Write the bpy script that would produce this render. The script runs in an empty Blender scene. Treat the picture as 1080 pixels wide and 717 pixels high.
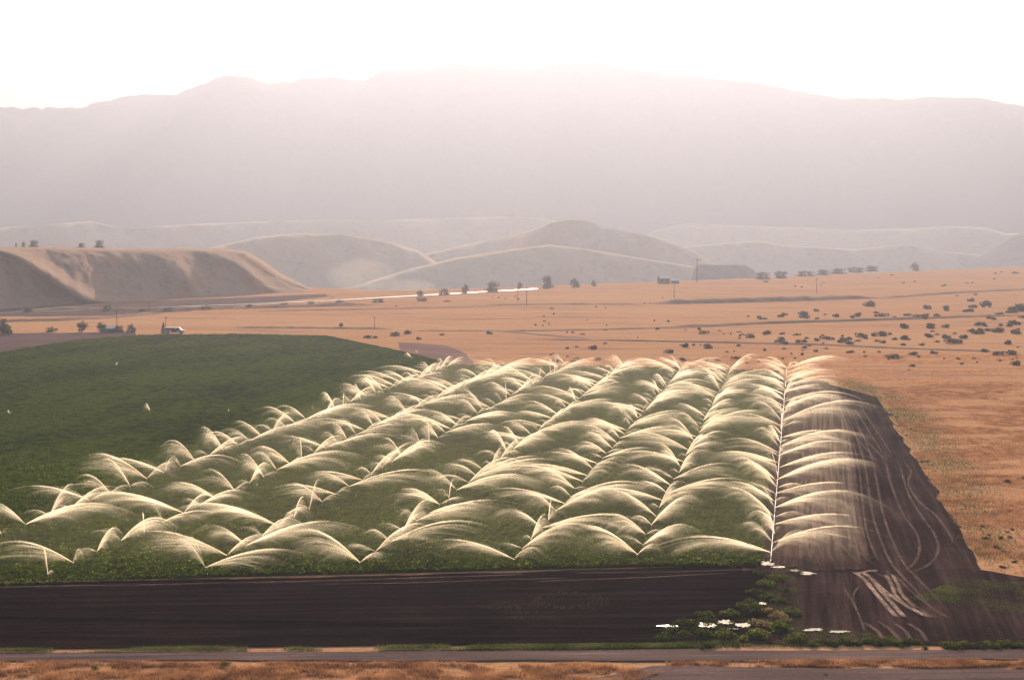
import bpy, math, random
import numpy as np
from mathutils import Vector

# ------------------------------------------------------------------ basics
SEED = 7
random.seed(SEED)
RNG = np.random.default_rng(SEED)
SC = bpy.context.scene
COL = SC.collection
H = 42.0                       # eye height over the plain (m)
F = 1500.0                     # focal length in photo pixels (1080 px wide)
CX, CY = 540.0, 358.5
PITCH = math.atan(111.5 / F)
CP, SP = math.cos(PITCH), math.sin(PITCH)
AXIS_AZ = math.atan((841 - 540) / F)      # sprinkler rows run this far right of +Y
SUN_EL, SUN_AZ = 17.0, 2.5     # degrees; azimuth measured from +Y towards +X


def ray(px, py):
    x = (px - CX) / F
    y = (CY - py) / F
    return (x, CP + y * SP, -SP + y * CP)


def G(px, py, z=0.0):
    """ground point seen in the photograph at px, py"""
    d = ray(px, py)
    t = (z - H) / d[2]
    return (d[0] * t, d[1] * t, z)


def PX(x, y, z=0.0):
    dz = z - H
    f = y * CP - dz * SP
    u = y * SP + dz * CP
    return CX + F * x / f, CY - F * u / f


def at_dist(px, py, r):
    """point on the sight line at horizontal distance r"""
    d = ray(px, py)
    k = r / math.hypot(d[0], d[1])
    return (d[0] * k, d[1] * k, H + d[2] * k)


def lerp_tab(tab, x):
    xs = [t[0] for t in tab]
    ys = [t[1] for t in tab]
    return np.interp(x, xs, ys)


def _hash(ix, iy, s):
    h = (ix.astype(np.int64) * 374761393 + iy.astype(np.int64) * 668265263 + s * 974634721) & 0x7FFFFFFF
    h = ((h ^ (h >> 13)) * 1274126177) & 0x7FFFFFFF
    h = (h ^ (h >> 16)) & 0xFFFFF
    return h / float(0xFFFFF)


def vnoise(x, y, s=0):
    x = np.asarray(x, float)
    y = np.asarray(y, float)
    x, y = np.broadcast_arrays(x, y)
    ix, iy = np.floor(x).astype(np.int64), np.floor(y).astype(np.int64)
    fx, fy = x - ix, y - iy
    fx = fx * fx * (3 - 2 * fx)
    fy = fy * fy * (3 - 2 * fy)
    a = _hash(ix, iy, s)
    b = _hash(ix + 1, iy, s)
    c = _hash(ix, iy + 1, s)
    d = _hash(ix + 1, iy + 1, s)
    return (a * (1 - fx) + b * fx) * (1 - fy) + (c * (1 - fx) + d * fx) * fy


def fbm(x, y, s=0, octaves=4):
    t, amp, tot = 0.0, 1.0, 0.0
    f = 1.0
    for k in range(octaves):
        t = t + amp * vnoise(np.asarray(x) * f, np.asarray(y) * f, s + 17 * k)
        tot += amp
        amp *= 0.5
        f *= 2.03
    return t / tot


# ------------------------------------------------------------------ objects
def mesh_np(name, verts, faces, mat=None, parent=None, smooth=False, loc=None):
    """faces: (M,k) array, all faces the same size, or a list of lists"""
    me = bpy.data.meshes.new(name)
    verts = np.asarray(verts, np.float32)
    if isinstance(faces, np.ndarray):
        m, k = faces.shape
        me.vertices.add(len(verts))
        me.vertices.foreach_set("co", verts.ravel())
        me.loops.add(m * k)
        me.loops.foreach_set("vertex_index", faces.astype(np.int32).ravel())
        me.polygons.add(m)
        me.polygons.foreach_set("loop_start", np.arange(0, m * k, k, dtype=np.int32))
        me.polygons.foreach_set("loop_total", np.full(m, k, dtype=np.int32))
        me.update(calc_edges=True)
        me.validate()
    else:
        me.from_pydata([tuple(v) for v in verts], [], faces)
        me.update()
    if smooth:
        me.polygons.foreach_set("use_smooth", np.ones(len(me.polygons), dtype=bool))
    o = bpy.data.objects.new(name, me)
    COL.objects.link(o)
    if mat:
        me.materials.append(mat)
    if parent:
        o.parent = parent
    if loc:
        o.location = loc
    return o


def tag(o, label=None, cat=None, group=None, kind=None):
    if label:
        o["label"] = label
    if cat:
        o["category"] = cat
    if group:
        o["group"] = group
    if kind:
        o["kind"] = kind
    return o


def empty(name, loc, rz=0.0, s=1.0):
    o = bpy.data.objects.new(name, None)
    COL.objects.link(o)
    o.location = loc
    o.rotation_euler = (0, 0, rz)
    o.scale = (s, s, s) if not isinstance(s, tuple) else s
    o.empty_display_size = 0.3
    return o


def copy_tree(o, parent=None):
    c = o.copy()
    COL.objects.link(c)
    if parent:
        c.parent = parent
    for ch in list(o.children):
        copy_tree(ch, c)
    return c


def grid_faces(nu, nv):
    i = np.arange(nu - 1)[:, None]
    j = np.arange(nv - 1)[None, :]
    a = (i * nv + j).ravel()
    return np.stack([a, a + nv, a + nv + 1, a + 1], axis=1)


class MB:
    """collects solid primitives into one mesh"""

    def __init__(self):
        self.v, self.f = [], []

    def box(self, c, s, taper=1.0):
        b = len(self.v)
        for z in (-1, 1):
            k = taper if z > 0 else 1.0
            for x, y in ((-1, -1), (1, -1), (1, 1), (-1, 1)):
                self.v.append((c[0] + x * s[0] / 2 * k, c[1] + y * s[1] / 2 * k, c[2] + z * s[2] / 2))
        self.f += [[b + 3, b + 2, b + 1, b], [b + 4, b + 5, b + 6, b + 7]]
        for i in range(4):
            j = (i + 1) % 4
            self.f.append([b + i, b + j, b + 4 + j, b + 4 + i])
        return self

    def tube(self, pts, rad, n=8):
        b = len(self.v)
        pts = [Vector(p) for p in pts]
        if not hasattr(rad, "__len__"):
            rad = [rad] * len(pts)
        for i, p in enumerate(pts):
            d = (pts[min(i + 1, len(pts) - 1)] - pts[max(i - 1, 0)]).normalized()
            up = Vector((0, 0, 1)) if abs(d.z) < 0.9 else Vector((1, 0, 0))
            u = d.cross(up).normalized()
            w = d.cross(u).normalized()
            for k in range(n):
                a = 2 * math.pi * k / n
                self.v.append(tuple(p + (u * math.cos(a) + w * math.sin(a)) * rad[i]))
        for i in range(len(pts) - 1):
            for k in range(n):
                k2 = (k + 1) % n
                self.f.append([b + i * n + k, b + i * n + k2, b + (i + 1) * n + k2, b + (i + 1) * n + k])
        self.f.append([b + k for k in range(n)])
        e = b + (len(pts) - 1) * n
        self.f.append([e + k for k in reversed(range(n))])
        return self

    def build(self, name, mat, parent=None):
        return mesh_np(name, self.v, self.f, mat, parent)


# ------------------------------------------------------------------ materials
def new_mat(name):
    m = bpy.data.materials.new(name)
    m.use_nodes = True
    nt = m.node_tree
    nt.nodes.clear()
    out = nt.nodes.new("ShaderNodeOutputMaterial")
    return m, nt, out


def N(nt, typ, **kw):
    n = nt.nodes.new(typ)
    for k, v in kw.items():
        if k == "inp":
            for a, b in v.items():
                n.inputs[a].default_value = b
        else:
            setattr(n, k, v)
    return n


def ramp(nt, fac, stops):
    r = nt.nodes.new("ShaderNodeValToRGB")
    els = r.color_ramp.elements
    while len(els) < len(stops):
        els.new(0.5)
    for e, (p, c) in zip(els, stops):
        e.position = p
        e.color = (c[0], c[1], c[2], 1)
    nt.links.new(fac, r.inputs[0])
    return r.outputs[0]


def noise(nt, vec, scale, detail=4.0, rough=0.55):
    n = N(nt, "ShaderNodeTexNoise", inp={"Scale": scale, "Detail": detail, "Roughness": rough})
    if vec is not None:
        nt.links.new(vec, n.inputs["Vector"])
    return n.outputs[0]


def mapped(nt, scale=(1, 1, 1), rot=(0, 0, 0)):
    v = N(nt, "ShaderNodeNewGeometry").outputs["Position"]
    if any(rot):
        r = N(nt, "ShaderNodeMapping")
        r.inputs["Rotation"].default_value = rot
        nt.links.new(v, r.inputs["Vector"])
        v = r.outputs[0]
    m = N(nt, "ShaderNodeMapping")
    m.inputs["Scale"].default_value = scale
    nt.links.new(v, m.inputs["Vector"])
    return m.outputs[0]


def math_n(nt, op, a, b=None, clamp=False):
    m = N(nt, "ShaderNodeMath", operation=op, use_clamp=clamp)
    for i, x in enumerate((a, b)):
        if x is None:
            continue
        if isinstance(x, (int, float)):
            m.inputs[i].default_value = x
        else:
            nt.links.new(x, m.inputs[i])
    return m.outputs[0]


def mixc(nt, fac, a, b):
    m = N(nt, "ShaderNodeMix", data_type="RGBA")
    if isinstance(fac, (int, float)):
        m.inputs[0].default_value = fac
    else:
        nt.links.new(fac, m.inputs[0])
    for i, x in ((6, a), (7, b)):
        if isinstance(x, tuple):
            m.inputs[i].default_value = (*x, 1)
        else:
            nt.links.new(x, m.inputs[i])
    return m.outputs[2]


def surface(nt, out, color, rough=0.95, spec=0.1, bump=None, bump_d=0.1, bump_s=0.6, metallic=0.0):
    p = N(nt, "ShaderNodeBsdfPrincipled")
    if isinstance(color, tuple):
        p.inputs["Base Color"].default_value = (*color, 1)
    else:
        nt.links.new(color, p.inputs["Base Color"])
    if isinstance(rough, (int, float)):
        p.inputs["Roughness"].default_value = rough
    else:
        nt.links.new(rough, p.inputs["Roughness"])
    p.inputs["Specular IOR Level"].default_value = spec
    p.inputs["Metallic"].default_value = metallic
    if bump is not None:
        b = N(nt, "ShaderNodeBump", inp={"Strength": bump_s, "Distance": bump_d})
        nt.links.new(bump, b.inputs["Height"])
        nt.links.new(b.outputs[0], p.inputs["Normal"])
    nt.links.new(p.outputs[0], out.inputs["Surface"])
    return p


def plain_mat(name, color, rough=0.8, spec=0.2, metallic=0.0, var=0.25, scale=3.0):
    m, nt, out = new_mat(name)
    n = noise(nt, mapped(nt), scale)
    c = ramp(nt, n, [(0.3, tuple(x * (1 - var) for x in color)), (0.7, tuple(min(1, x * (1 + var)) for x in color))])
    surface(nt, out, c, rough, spec, metallic=metallic)
    return m


def leaf_mat(name, dark, light, trans=0.4, scale=1.2, translight=None, patch=0.0):
    m, nt, out = new_mat(name)
    n = noise(nt, mapped(nt), scale, 3)
    oi = N(nt, "ShaderNodeObjectInfo")
    f = math_n(nt, "ADD", n, math_n(nt, "MULTIPLY", math_n(nt, "SUBTRACT", oi.outputs["Random"], 0.5), 0.25))
    if patch:
        big = noise(nt, mapped(nt, (0.05, 0.02, 1), (0, 0, AXIS_AZ)), 1.0, 5, 0.6)
        f = math_n(nt, "ADD", f, math_n(nt, "MULTIPLY", math_n(nt, "SUBTRACT", big, 0.5), patch))
    c = ramp(nt, f, [(0.32, dark), (0.68, light)])
    d = N(nt, "ShaderNodeBsdfDiffuse")
    t = N(nt, "ShaderNodeBsdfTranslucent")
    nt.links.new(c, d.inputs[0])
    if translight:
        c2 = ramp(nt, f, [(0.32, translight[0]), (0.68, translight[1])])
        nt.links.new(c2, t.inputs[0])
    else:
        nt.links.new(c, t.inputs[0])
    mx = N(nt, "ShaderNodeMixShader")
    mx.inputs[0].default_value = trans
    nt.links.new(d.outputs[0], mx.inputs[1])
    nt.links.new(t.outputs[0], mx.inputs[2])
    nt.links.new(mx.outputs[0], out.inputs["Surface"])
    return m


AX = Vector((math.sin(AXIS_AZ), math.cos(AXIS_AZ), 0))
CR = Vector((math.cos(AXIS_AZ), -math.sin(AXIS_AZ), 0))
SUNV = Vector((math.sin(math.radians(SUN_AZ)) * math.cos(math.radians(SUN_EL)),
               math.cos(math.radians(SUN_AZ)) * math.cos(math.radians(SUN_EL)),
               math.sin(math.radians(SUN_EL))))      # towards the sun


def mat_plain():
    """dry grassland: tan straw with pinkish bare soil, sage patches and long streaks"""
    m, nt, out = new_mat("dry_grassland")
    big = noise(nt, mapped(nt, (0.004, 0.010, 1)), 1.0, 5)
    mid = noise(nt, mapped(nt, (0.03, 0.11, 1)), 1.0, 6, 0.65)
    fine = noise(nt, mapped(nt, (0.7, 1.6, 1)), 1.0, 5, 0.7)
    c1 = ramp(nt, big, [(0.35, (0.50, 0.225, 0.115)), (0.5, (0.58, 0.29, 0.145)), (0.65, (0.66, 0.38, 0.20))])
    c2 = ramp(nt, mid, [(0.36, (0.36, 0.16, 0.09)), (0.46, (0.54, 0.26, 0.125)), (0.62, (0.63, 0.34, 0.165))])
    c = mixc(nt, 0.5, c1, c2)
    c3 = ramp(nt, fine, [(0.36, (0.13, 0.065, 0.04)), (0.52, (0.55, 0.28, 0.135))])
    c = mixc(nt, 0.4, c, c3)
    clod = noise(nt, mapped(nt, (0.16, 0.55, 1)), 1.0, 4, 0.75)
    c = mixc(nt, ramp(nt, clod, [(0.60, (0, 0, 0)), (0.70, (0.75, 0.75, 0.75))]), c, (0.20, 0.095, 0.06))
    sage = noise(nt, mapped(nt, (0.012, 0.03, 1)), 1.0, 7, 0.7)
    sf = ramp(nt, sage, [(0.56, (0, 0, 0)), (0.68, (0.7, 0.7, 0.7))])
    c = mixc(nt, sf, c, (0.24, 0.15, 0.12))
    lines = noise(nt, mapped(nt, (0.008, 0.10, 1), (0, 0, 0.10)), 1.0, 6, 0.7)
    c = mixc(nt, ramp(nt, lines, [(0.57, (0, 0, 0)), (0.63, (0.6, 0.6, 0.6))]), c, (0.26, 0.14, 0.10))
    h = math_n(nt, "ADD", math_n(nt, "MULTIPLY", fine, 0.6), math_n(nt, "MULTIPLY", mid, 1.2))
    surface(nt, out, c, 1.0, 0.0, h, 0.3, 0.7)
    return m


def mat_soil(name, dark, light, along=True, streak=1.0, rough=1.0, spec=0.0):
    m, nt, out = new_mat(name)
    rot = (0, 0, AXIS_AZ) if along else (0, 0, math.radians(-3))
    sc = (0.9 * streak, 0.035, 1) if along else (0.03, 0.8 * streak, 1)
    st = noise(nt, mapped(nt, sc, rot), 1.0, 5, 0.65)
    bl = noise(nt, mapped(nt), 0.06, 5)
    fi = noise(nt, mapped(nt), 2.5, 4, 0.7)
    f = math_n(nt, "ADD", math_n(nt, "MULTIPLY", st, 0.5), math_n(nt, "ADD", math_n(nt, "MULTIPLY", bl, 0.3), math_n(nt, "MULTIPLY", fi, 0.2)))
    c = ramp(nt, f, [(0.38, dark), (0.50, tuple((a * 2 + b) / 3 for a, b in zip(dark, light))), (0.62, light)])
    r = ramp(nt, bl, [(0.35, (rough - 0.12,) * 3), (0.65, (rough + 0.1,) * 3)])
    surface(nt, out, c, r, spec, math_n(nt, "ADD", math_n(nt, "MULTIPLY", st, 0.7), math_n(nt, "MULTIPLY", fi, 0.5)), 0.12, 0.6)
    return m


def mat_hill(name, a, b, dark, sc=0.02):
    m, nt, out = new_mat(name)
    n1 = noise(nt, mapped(nt, (1, 1, 1.5)), sc, 6, 0.6)
    n2 = noise(nt, mapped(nt, (1, 1, 1)), sc * 6, 5, 0.65)
    c = ramp(nt, n1, [(0.35, a), (0.6, b)])
    f = ramp(nt, n2, [(0.55, (0, 0, 0)), (0.72, (0.5, 0.5, 0.5))])
    c = mixc(nt, f, c, dark)
    surface(nt, out, c, 1.0, 0.0, n2, 2.0, 0.5)
    return m


def mat_spray(name, gain, tint=(0.88, 0.74, 0.55)):
    """a veil of drops: it scatters sunlight forward whichever way the veil is turned"""
    m, nt, out = new_mat(name)
    at = N(nt, "ShaderNodeAttribute", attribute_name="cover")
    uv = N(nt, "ShaderNodeUVMap", uv_map="flow")
    oi = N(nt, "ShaderNodeObjectInfo")
    sh = N(nt, "ShaderNodeVectorMath", operation="ADD")
    cmb = N(nt, "ShaderNodeCombineXYZ")
    nt.links.new(math_n(nt, "MULTIPLY", oi.outputs["Random"], 57.0), cmb.inputs[0])
    nt.links.new(math_n(nt, "MULTIPLY", oi.outputs["Random"], 91.0), cmb.inputs[2])
    nt.links.new(uv.outputs[0], sh.inputs[0])
    nt.links.new(cmb.outputs[0], sh.inputs[1])
    mp = N(nt, "ShaderNodeMapping")
    mp.inputs["Scale"].default_value = (30, 1.3, 1)
    nt.links.new(sh.outputs[0], mp.inputs["Vector"])
    st = noise(nt, mp.outputs[0], 1.0, 3, 0.6)
    lo = noise(nt, sh.outputs[0], 3.5, 2, 0.5)
    streak = ramp(nt, st, [(0.30, (0.30,) * 3), (0.70, (1.45,) * 3)])
    cloud = ramp(nt, lo, [(0.30, (0.25,) * 3), (0.68, (1.35,) * 3)])
    a = math_n(nt, "MULTIPLY", math_n(nt, "MULTIPLY", at.outputs["Fac"], streak), math_n(nt, "MULTIPLY", cloud, gain), clamp=True)
    tr = N(nt, "ShaderNodeBsdfTransparent")
    tl = N(nt, "ShaderNodeBsdfTranslucent")
    tl.inputs[0].default_value = (*tint, 1)
    nv = N(nt, "ShaderNodeCombineXYZ")
    for i in range(3):
        nv.inputs[i].default_value = -SUNV[i]
    nt.links.new(nv.outputs[0], tl.inputs["Normal"])
    mx = N(nt, "ShaderNodeMixShader")
    nt.links.new(a, mx.inputs[0])
    nt.links.new(tr.outputs[0], mx.inputs[1])
    nt.links.new(tl.outputs[0], mx.inputs[2])
    nt.links.new(mx.outputs[0], out.inputs["Surface"])
    return m


def mat_water(name):
    m, nt, out = new_mat(name)
    n = noise(nt, mapped(nt), 2.2, 3)
    p = surface(nt, out, (0.05, 0.04, 0.03), 0.16, 0.4, n, 0.05, 0.8)
    p.inputs["IOR"].default_value = 1.33
    return m


def mat_track(name, color, a=0.8):
    """dry wheel marks with ragged edges: opacity falls off across the mark"""
    m, nt, out = new_mat(name)
    at = N(nt, "ShaderNodeAttribute", attribute_name="cover")
    fi = noise(nt, mapped(nt, (2.6, 0.6, 1), (0, 0, -0.12)), 1.0, 5, 0.75)
    lo = noise(nt, mapped(nt), 0.18, 3)
    k = math_n(nt, "MULTIPLY", at.outputs["Fac"], ramp(nt, fi, [(0.32, (0.35,) * 3), (0.68, (1.1,) * 3)]))
    k = math_n(nt, "MULTIPLY", k, ramp(nt, lo, [(0.3, (0.35,) * 3), (0.6, (1.1,) * 3)]))
    k = math_n(nt, "MULTIPLY", k, a, clamp=True)
    c = ramp(nt, fi, [(0.3, tuple(x * 0.7 for x in color)), (0.7, tuple(x * 1.2 for x in color))])
    d = N(nt, "ShaderNodeBsdfDiffuse")
    nt.links.new(c, d.inputs[0])
    tr = N(nt, "ShaderNodeBsdfTransparent")
    mx = N(nt, "ShaderNodeMixShader")
    nt.links.new(k, mx.inputs[0])
    nt.links.new(tr.outputs[0], mx.inputs[1])
    nt.links.new(d.outputs[0], mx.inputs[2])
    nt.links.new(mx.outputs[0], out.inputs["Surface"])
    return m


M = {}
M["plain"] = mat_plain()
M["soil"] = mat_soil("ploughed_soil", (0.002, 0.0012, 0.0014), (0.028, 0.015, 0.0145), along=False)
M["strip"] = mat_soil("tilled_strip", (0.015, 0.0085, 0.0092), (0.085, 0.05, 0.042), along=True)
M["fallow_pale"] = mat_soil("pale_fallow_soil", (0.17, 0.10, 0.09), (0.34, 0.20, 0.15), along=False)
M["wet"] = mat_soil("wet_soil_sheen", (0.024, 0.014, 0.012), (0.15, 0.087, 0.066), along=True, rough=1.0, spec=0.0)  # wet soil whose sun sheen is painted in as a paler matte colour
M["fallow"] = mat_soil("fallow_soil", (0.10, 0.062, 0.06), (0.19, 0.12, 0.105), along=False)
M["road"] = mat_soil("dirt_road", (0.10, 0.066, 0.06), (0.25, 0.16, 0.135), along=False, streak=1.5)
M["hill_near"] = mat_hill("bluff_grass", (0.40, 0.26, 0.185), (0.50, 0.335, 0.235), (0.24, 0.16, 0.13), 0.02)
M["hill_mid"] = mat_hill("hill_grass", (0.48, 0.31, 0.20), (0.64, 0.45, 0.29), (0.24, 0.16, 0.12), 0.008)
M["mountain"] = mat_hill("mountain_scrub", (0.10, 0.085, 0.07), (0.16, 0.125, 0.10), (0.05, 0.05, 0.045), 0.003)
M["mesa"] = mat_hill("mesa_rock", (0.20, 0.15, 0.13), (0.28, 0.21, 0.18), (0.12, 0.10, 0.09), 0.03)
M["crop_ground"] = mat_soil("crop_soil", (0.022, 0.018, 0.011), (0.04, 0.032, 0.018), along=True)
M["crop"] = leaf_mat("crop_leaf", (0.016, 0.031, 0.002), (0.066, 0.096, 0.006), 0.3, 0.35,
                     ((0.06, 0.11, 0.008), (0.19, 0.27, 0.022)), 0.9)
M["crop_top"] = leaf_mat("crop_top_leaf", (0.02, 0.04, 0.006), (0.075, 0.11, 0.018), 0.5, 0.8,
                         ((0.10, 0.14, 0.012), (0.30, 0.34, 0.035)), 0.9)
M["straw"] = leaf_mat("straw", (0.24, 0.105, 0.05), (0.60, 0.31, 0.15), 0.45, 0.35)
M["green_grass"] = leaf_mat("green_grass", (0.06, 0.08, 0.02), (0.17, 0.17, 0.05), 0.4, 0.3)
M["weed"] = leaf_mat("weed_leaf", (0.022, 0.034, 0.007), (0.15, 0.165, 0.035), 0.5, 1.6)
M["weed_dry"] = leaf_mat("dry_weed_leaf", (0.14, 0.10, 0.04), (0.36, 0.25, 0.12), 0.45, 0.8)
M["sage"] = leaf_mat("sage_leaf", (0.055, 0.045, 0.036), (0.13, 0.10, 0.075), 0.2, 0.6)
M["tree_leaf"] = leaf_mat("tree_leaf", (0.045, 0.05, 0.028), (0.11, 0.11, 0.06), 0.3, 0.4)
M["hazed_leaf"] = leaf_mat("hazed_tree_leaf", (0.12, 0.10, 0.08), (0.24, 0.20, 0.15), 0.35, 0.4)  # paler leaf copy for far trees: haze painted into the colour
M["bark"] = plain_mat("bark", (0.09, 0.065, 0.05), 0.95, 0.05)
M["wood"] = plain_mat("weathered_wood", (0.13, 0.095, 0.075), 0.9, 0.1)
M["alu"] = plain_mat("aluminium_pipe", (0.48, 0.47, 0.46), 0.6, 0.5, 0.9, 0.08)
M["brass"] = plain_mat("brass", (0.55, 0.40, 0.16), 0.4, 0.5, 0.9, 0.1)
M["spray"] = mat_spray("water_spray", 1.12)
M["jet"] = mat_spray("water_jet", 1.6)
M["water"] = mat_water("puddle_water")
M["track"] = mat_track("wheel_mark", (0.28, 0.175, 0.135), 0.62)
M["track_bright"] = mat_track("pale_wheel_mark", (0.50, 0.33, 0.24), 1.0)
M["asphalt"] = plain_mat("worn_asphalt", (0.09, 0.085, 0.085), 0.33, 0.5, 0.0, 0.15, 0.2)
M["bank"] = mat_hill("ditch_bank", (0.28, 0.17, 0.115), (0.40, 0.24, 0.15), (0.16, 0.10, 0.075), 0.06)
M["white_paint"] = plain_mat("white_paint", (0.42, 0.39, 0.37), 0.4, 0.5, 0, 0.08)
M["dark_glass"] = plain_mat("dark_glass", (0.02, 0.022, 0.025), 0.1, 0.5, 0, 0.1)
M["rubber"] = plain_mat("tyre_rubber", (0.02, 0.02, 0.02), 0.9, 0.1)
M["barn"] = plain_mat("barn_boards", (0.20, 0.16, 0.14), 0.9, 0.1)
M["tin"] = plain_mat("tin_roof", (0.55, 0.54, 0.53), 0.4, 0.5, 0.85, 0.08)

# ------------------------------------------------------------------ ground
def structure(o, label, cat):
    return tag(o, label, cat, kind="structure")


# the plain ends at a terrace edge; beyond it the valley floor lies lower
EDGE_PX = [(-600, 1500), (0, 1400), (250, 1300), (330, 1130), (400, 1070), (540, 1125), (700, 1270), (800, 1390), (950, 1650), (1080, 1985), (1200, 2250), (1330, 2500), (1900, 2600)]
VALLEY = -50.0
az_ = np.radians(np.linspace(-80, 80, 321))
edge_r = lerp_tab([(math.atan((p - CX) / F), r) for p, r in EDGE_PX], az_)
rows = [edge_r * f for f in (0.004, 0.03, 0.06, 0.1, 0.16, 0.25, 0.4, 0.6, 0.8, 0.93)] + [edge_r + q for q in (-20, 0, 15, 35, 60, 90, 120, 160)] + \
    [edge_r + (8300 - edge_r) * f for f in (0.1, 0.2, 0.35, 0.5, 0.75, 1.0)]
rg = np.stack(rows, 1)
q_ = np.clip((rg - edge_r[:, None]) / 120.0, 0, 1)
gv = np.stack([(rg * np.sin(az_)[:, None]).ravel(), (rg * np.cos(az_)[:, None]).ravel(), (VALLEY * q_ * q_ * (3 - 2 * q_)).ravel()], 1)
structure(mesh_np("ground", gv, grid_faces(len(az_), rg.shape[1]), M["plain"], smooth=True),
          "dry tan grassland plain reaching to the hills", "plain")


def densify(pl, n):
    pl = np.array(pl, float)
    d = np.r_[0, np.cumsum(np.hypot(*np.diff(pl[:, :2], axis=0).T))]
    t = np.linspace(0, d[-1], n)
    return np.stack([np.interp(t, d, pl[:, i]) for i in range(pl.shape[1])], 1)


def ruled(name, near, far, nu, nv, z, mat, hf=None, vpow=1.0, edge=0.0, smooth=True, ret=False):
    """sheet between two ground lines given in photo pixels; hf(x,y)->height"""
    A = densify([G(*p)[:2] for p in near], nu)
    B = densify([G(*p)[:2] for p in far], nu)
    t = np.linspace(0, 1, nv) ** vpow
    P = A[:, None, :] * (1 - t)[None, :, None] + B[:, None, :] * t[None, :, None]
    x, y = P[..., 0], P[..., 1]
    if edge:
        x = x + edge * (fbm(x * 0.13, y * 0.13, 5) - 0.5)
        y = y + edge * (fbm(x * 0.13, y * 0.13, 9) - 0.5) * 1.5
    zz = np.full(x.shape, z)
    if hf is not None:
        h = hf(x, y)
        e = np.minimum(np.minimum(np.arange(nu), np.arange(nu)[::-1])[:, None], np.minimum(np.arange(nv), np.arange(nv)[::-1])[None, :])
        zz = zz + h * np.clip(e / 2.0, 0, 1)
    v = np.stack([x.ravel(), y.ravel(), zz.ravel()], 1)
    o = mesh_np(name, v, grid_faces(nu, nv), mat, smooth=smooth)
    return (o, v.reshape(nu, nv, 3)) if ret else o


def furrow_front(x, y):
    c = y + x * 0.055
    return 0.10 * (vnoise(c * 0.9, x * 0.012, 3) - 0.5) + 0.06 * (fbm(x * 0.5, y * 0.9, 4) - 0.5) + \
        0.22 * np.exp(-((c - 149.5 + 0.6 * np.sin(x * 0.03)) / 0.6) ** 2)


o = ruled("ploughed_field", [(-120, 684), (300, 682), (560, 680), (700, 679), (812, 677)],
          [(-120, 618), (300, 610), (560, 604), (700, 600), (812, 597)], 420, 120, 0.14, M["soil"], furrow_front, edge=1.2)
structure(o, "dark ploughed soil along the front of the crop", "soil")


def furrow_strip(x, y):
    c = x * CR.x + y * CR.y
    return 0.12 * (vnoise(c * 1.3, y * 0.01, 8) - 0.5) + 0.06 * (fbm(x * 0.6, y * 0.5, 4) - 0.5)


o = ruled("tilled_strip", [(796, 679), (860, 677), (960, 680), (1600, 676)],
          [(803, 606), (830, 604), (1035, 602), (1150, 622), (1600, 650)], 200, 70, 0.15, M["strip"], furrow_strip, edge=1.5)
structure(o, "dark tilled soil below the tyre-marked strip", "soil")
o = ruled("bare_strip", [(783, 606), (830, 604), (1038, 602)],
          [(822, 400), (868, 404), (925, 419)], 130, 240, 0.16, M["strip"], furrow_strip, edge=1.5, vpow=1.5)
structure(o, "bare soil strip marked by tyres right of the sprinklers", "soil")

o = ruled("wet_soil_sheen", [(816, 604), (860, 603), (912, 602)],
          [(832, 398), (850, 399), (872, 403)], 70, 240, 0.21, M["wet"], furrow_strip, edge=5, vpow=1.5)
structure(o, "wet soil beside the pipe, soaked by the rightmost sprinklers, sheen painted paler", "soil")
o = ruled("farm_road", [(-120, 697.5), (300, 697), (700, 698), (1700, 693)],
          [(-120, 688.5), (300, 688), (700, 686.5), (1700, 684)], 300, 14, 0.12, M["road"], furrow_front, edge=0.7)
structure(o, "grey dirt farm road along the bottom of the fields", "road")
o = ruled("farm_lane", [(600, 722), (800, 722), (1600, 722)],
          [(690, 703), (840, 705), (1600, 712)], 120, 12, 0.12, M["road"], furrow_front, edge=0.8)
structure(o, "second dirt lane beyond a strip of dry grass", "road")

o = ruled("fallow_field", [(-140, 392), (0, 373), (60, 362), (142, 355)],
          [(-140, 356), (0, 351.5), (60, 351), (142, 350)], 60, 24, 0.03, M["fallow"], None, edge=4)
structure(o, "mauve fallow field beside the far left crop edge", "soil")
o = ruled("fallow_field", [(-140, 337), (0, 334), (110, 333), (200, 328), (345, 313)],
          [(-140, 323), (0, 321.5), (100, 319.5), (200, 316), (345, 310)], 60, 20, 0.03, M["fallow"], None, edge=6)
structure(o, "mauve flat ground along the foot of the bluff", "soil")
o = ruled("fallow_patch", [(425, 371), (440, 378), (478, 384), (500, 384)],
          [(418, 361), (440, 362), (470, 364), (490, 372)], 40, 20, 0.03, M["fallow_pale"], None, edge=2)
structure(o, "small bare mauve patch behind the crop's back edge", "soil")

# ------------------------------------------------------------------ crop
NEAR = [(-140, 626), (64, 616), (218, 609), (381, 605), (548, 601), (672, 598), (802, 597)]
FAR = [(-140, 394), (0, 372), (80, 359), (140, 354), (250, 352.5), (345, 354.5), (420, 370), (480, 385), (700, 388), (822, 392)]


def crop_edge_pairs(n):
    A = densify([G(*p)[:2] for p in NEAR], n)
    B = densify([G(*p)[:2] for p in FAR], n)
    return A, B


def crop_h(x, y):
    """height of the canopy: rows along the pipe lines, gaps and taller patches"""
    c = x * CR.x + y * CR.y
    return 0.30 + 0.14 * (fbm(x * 0.12, y * 0.12, 21) - 0.5) + 0.26 * (vnoise(x * 1.7, y * 1.7, 22) - 0.5) + \
        0.05 * np.sin(c * 2 * math.pi / 0.9)


o = ruled("crop_bed", NEAR, FAR, 60, 60, 0.035, M["crop_ground"])
structure(o, "dark moist ground under the green crop", "soil")
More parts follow.
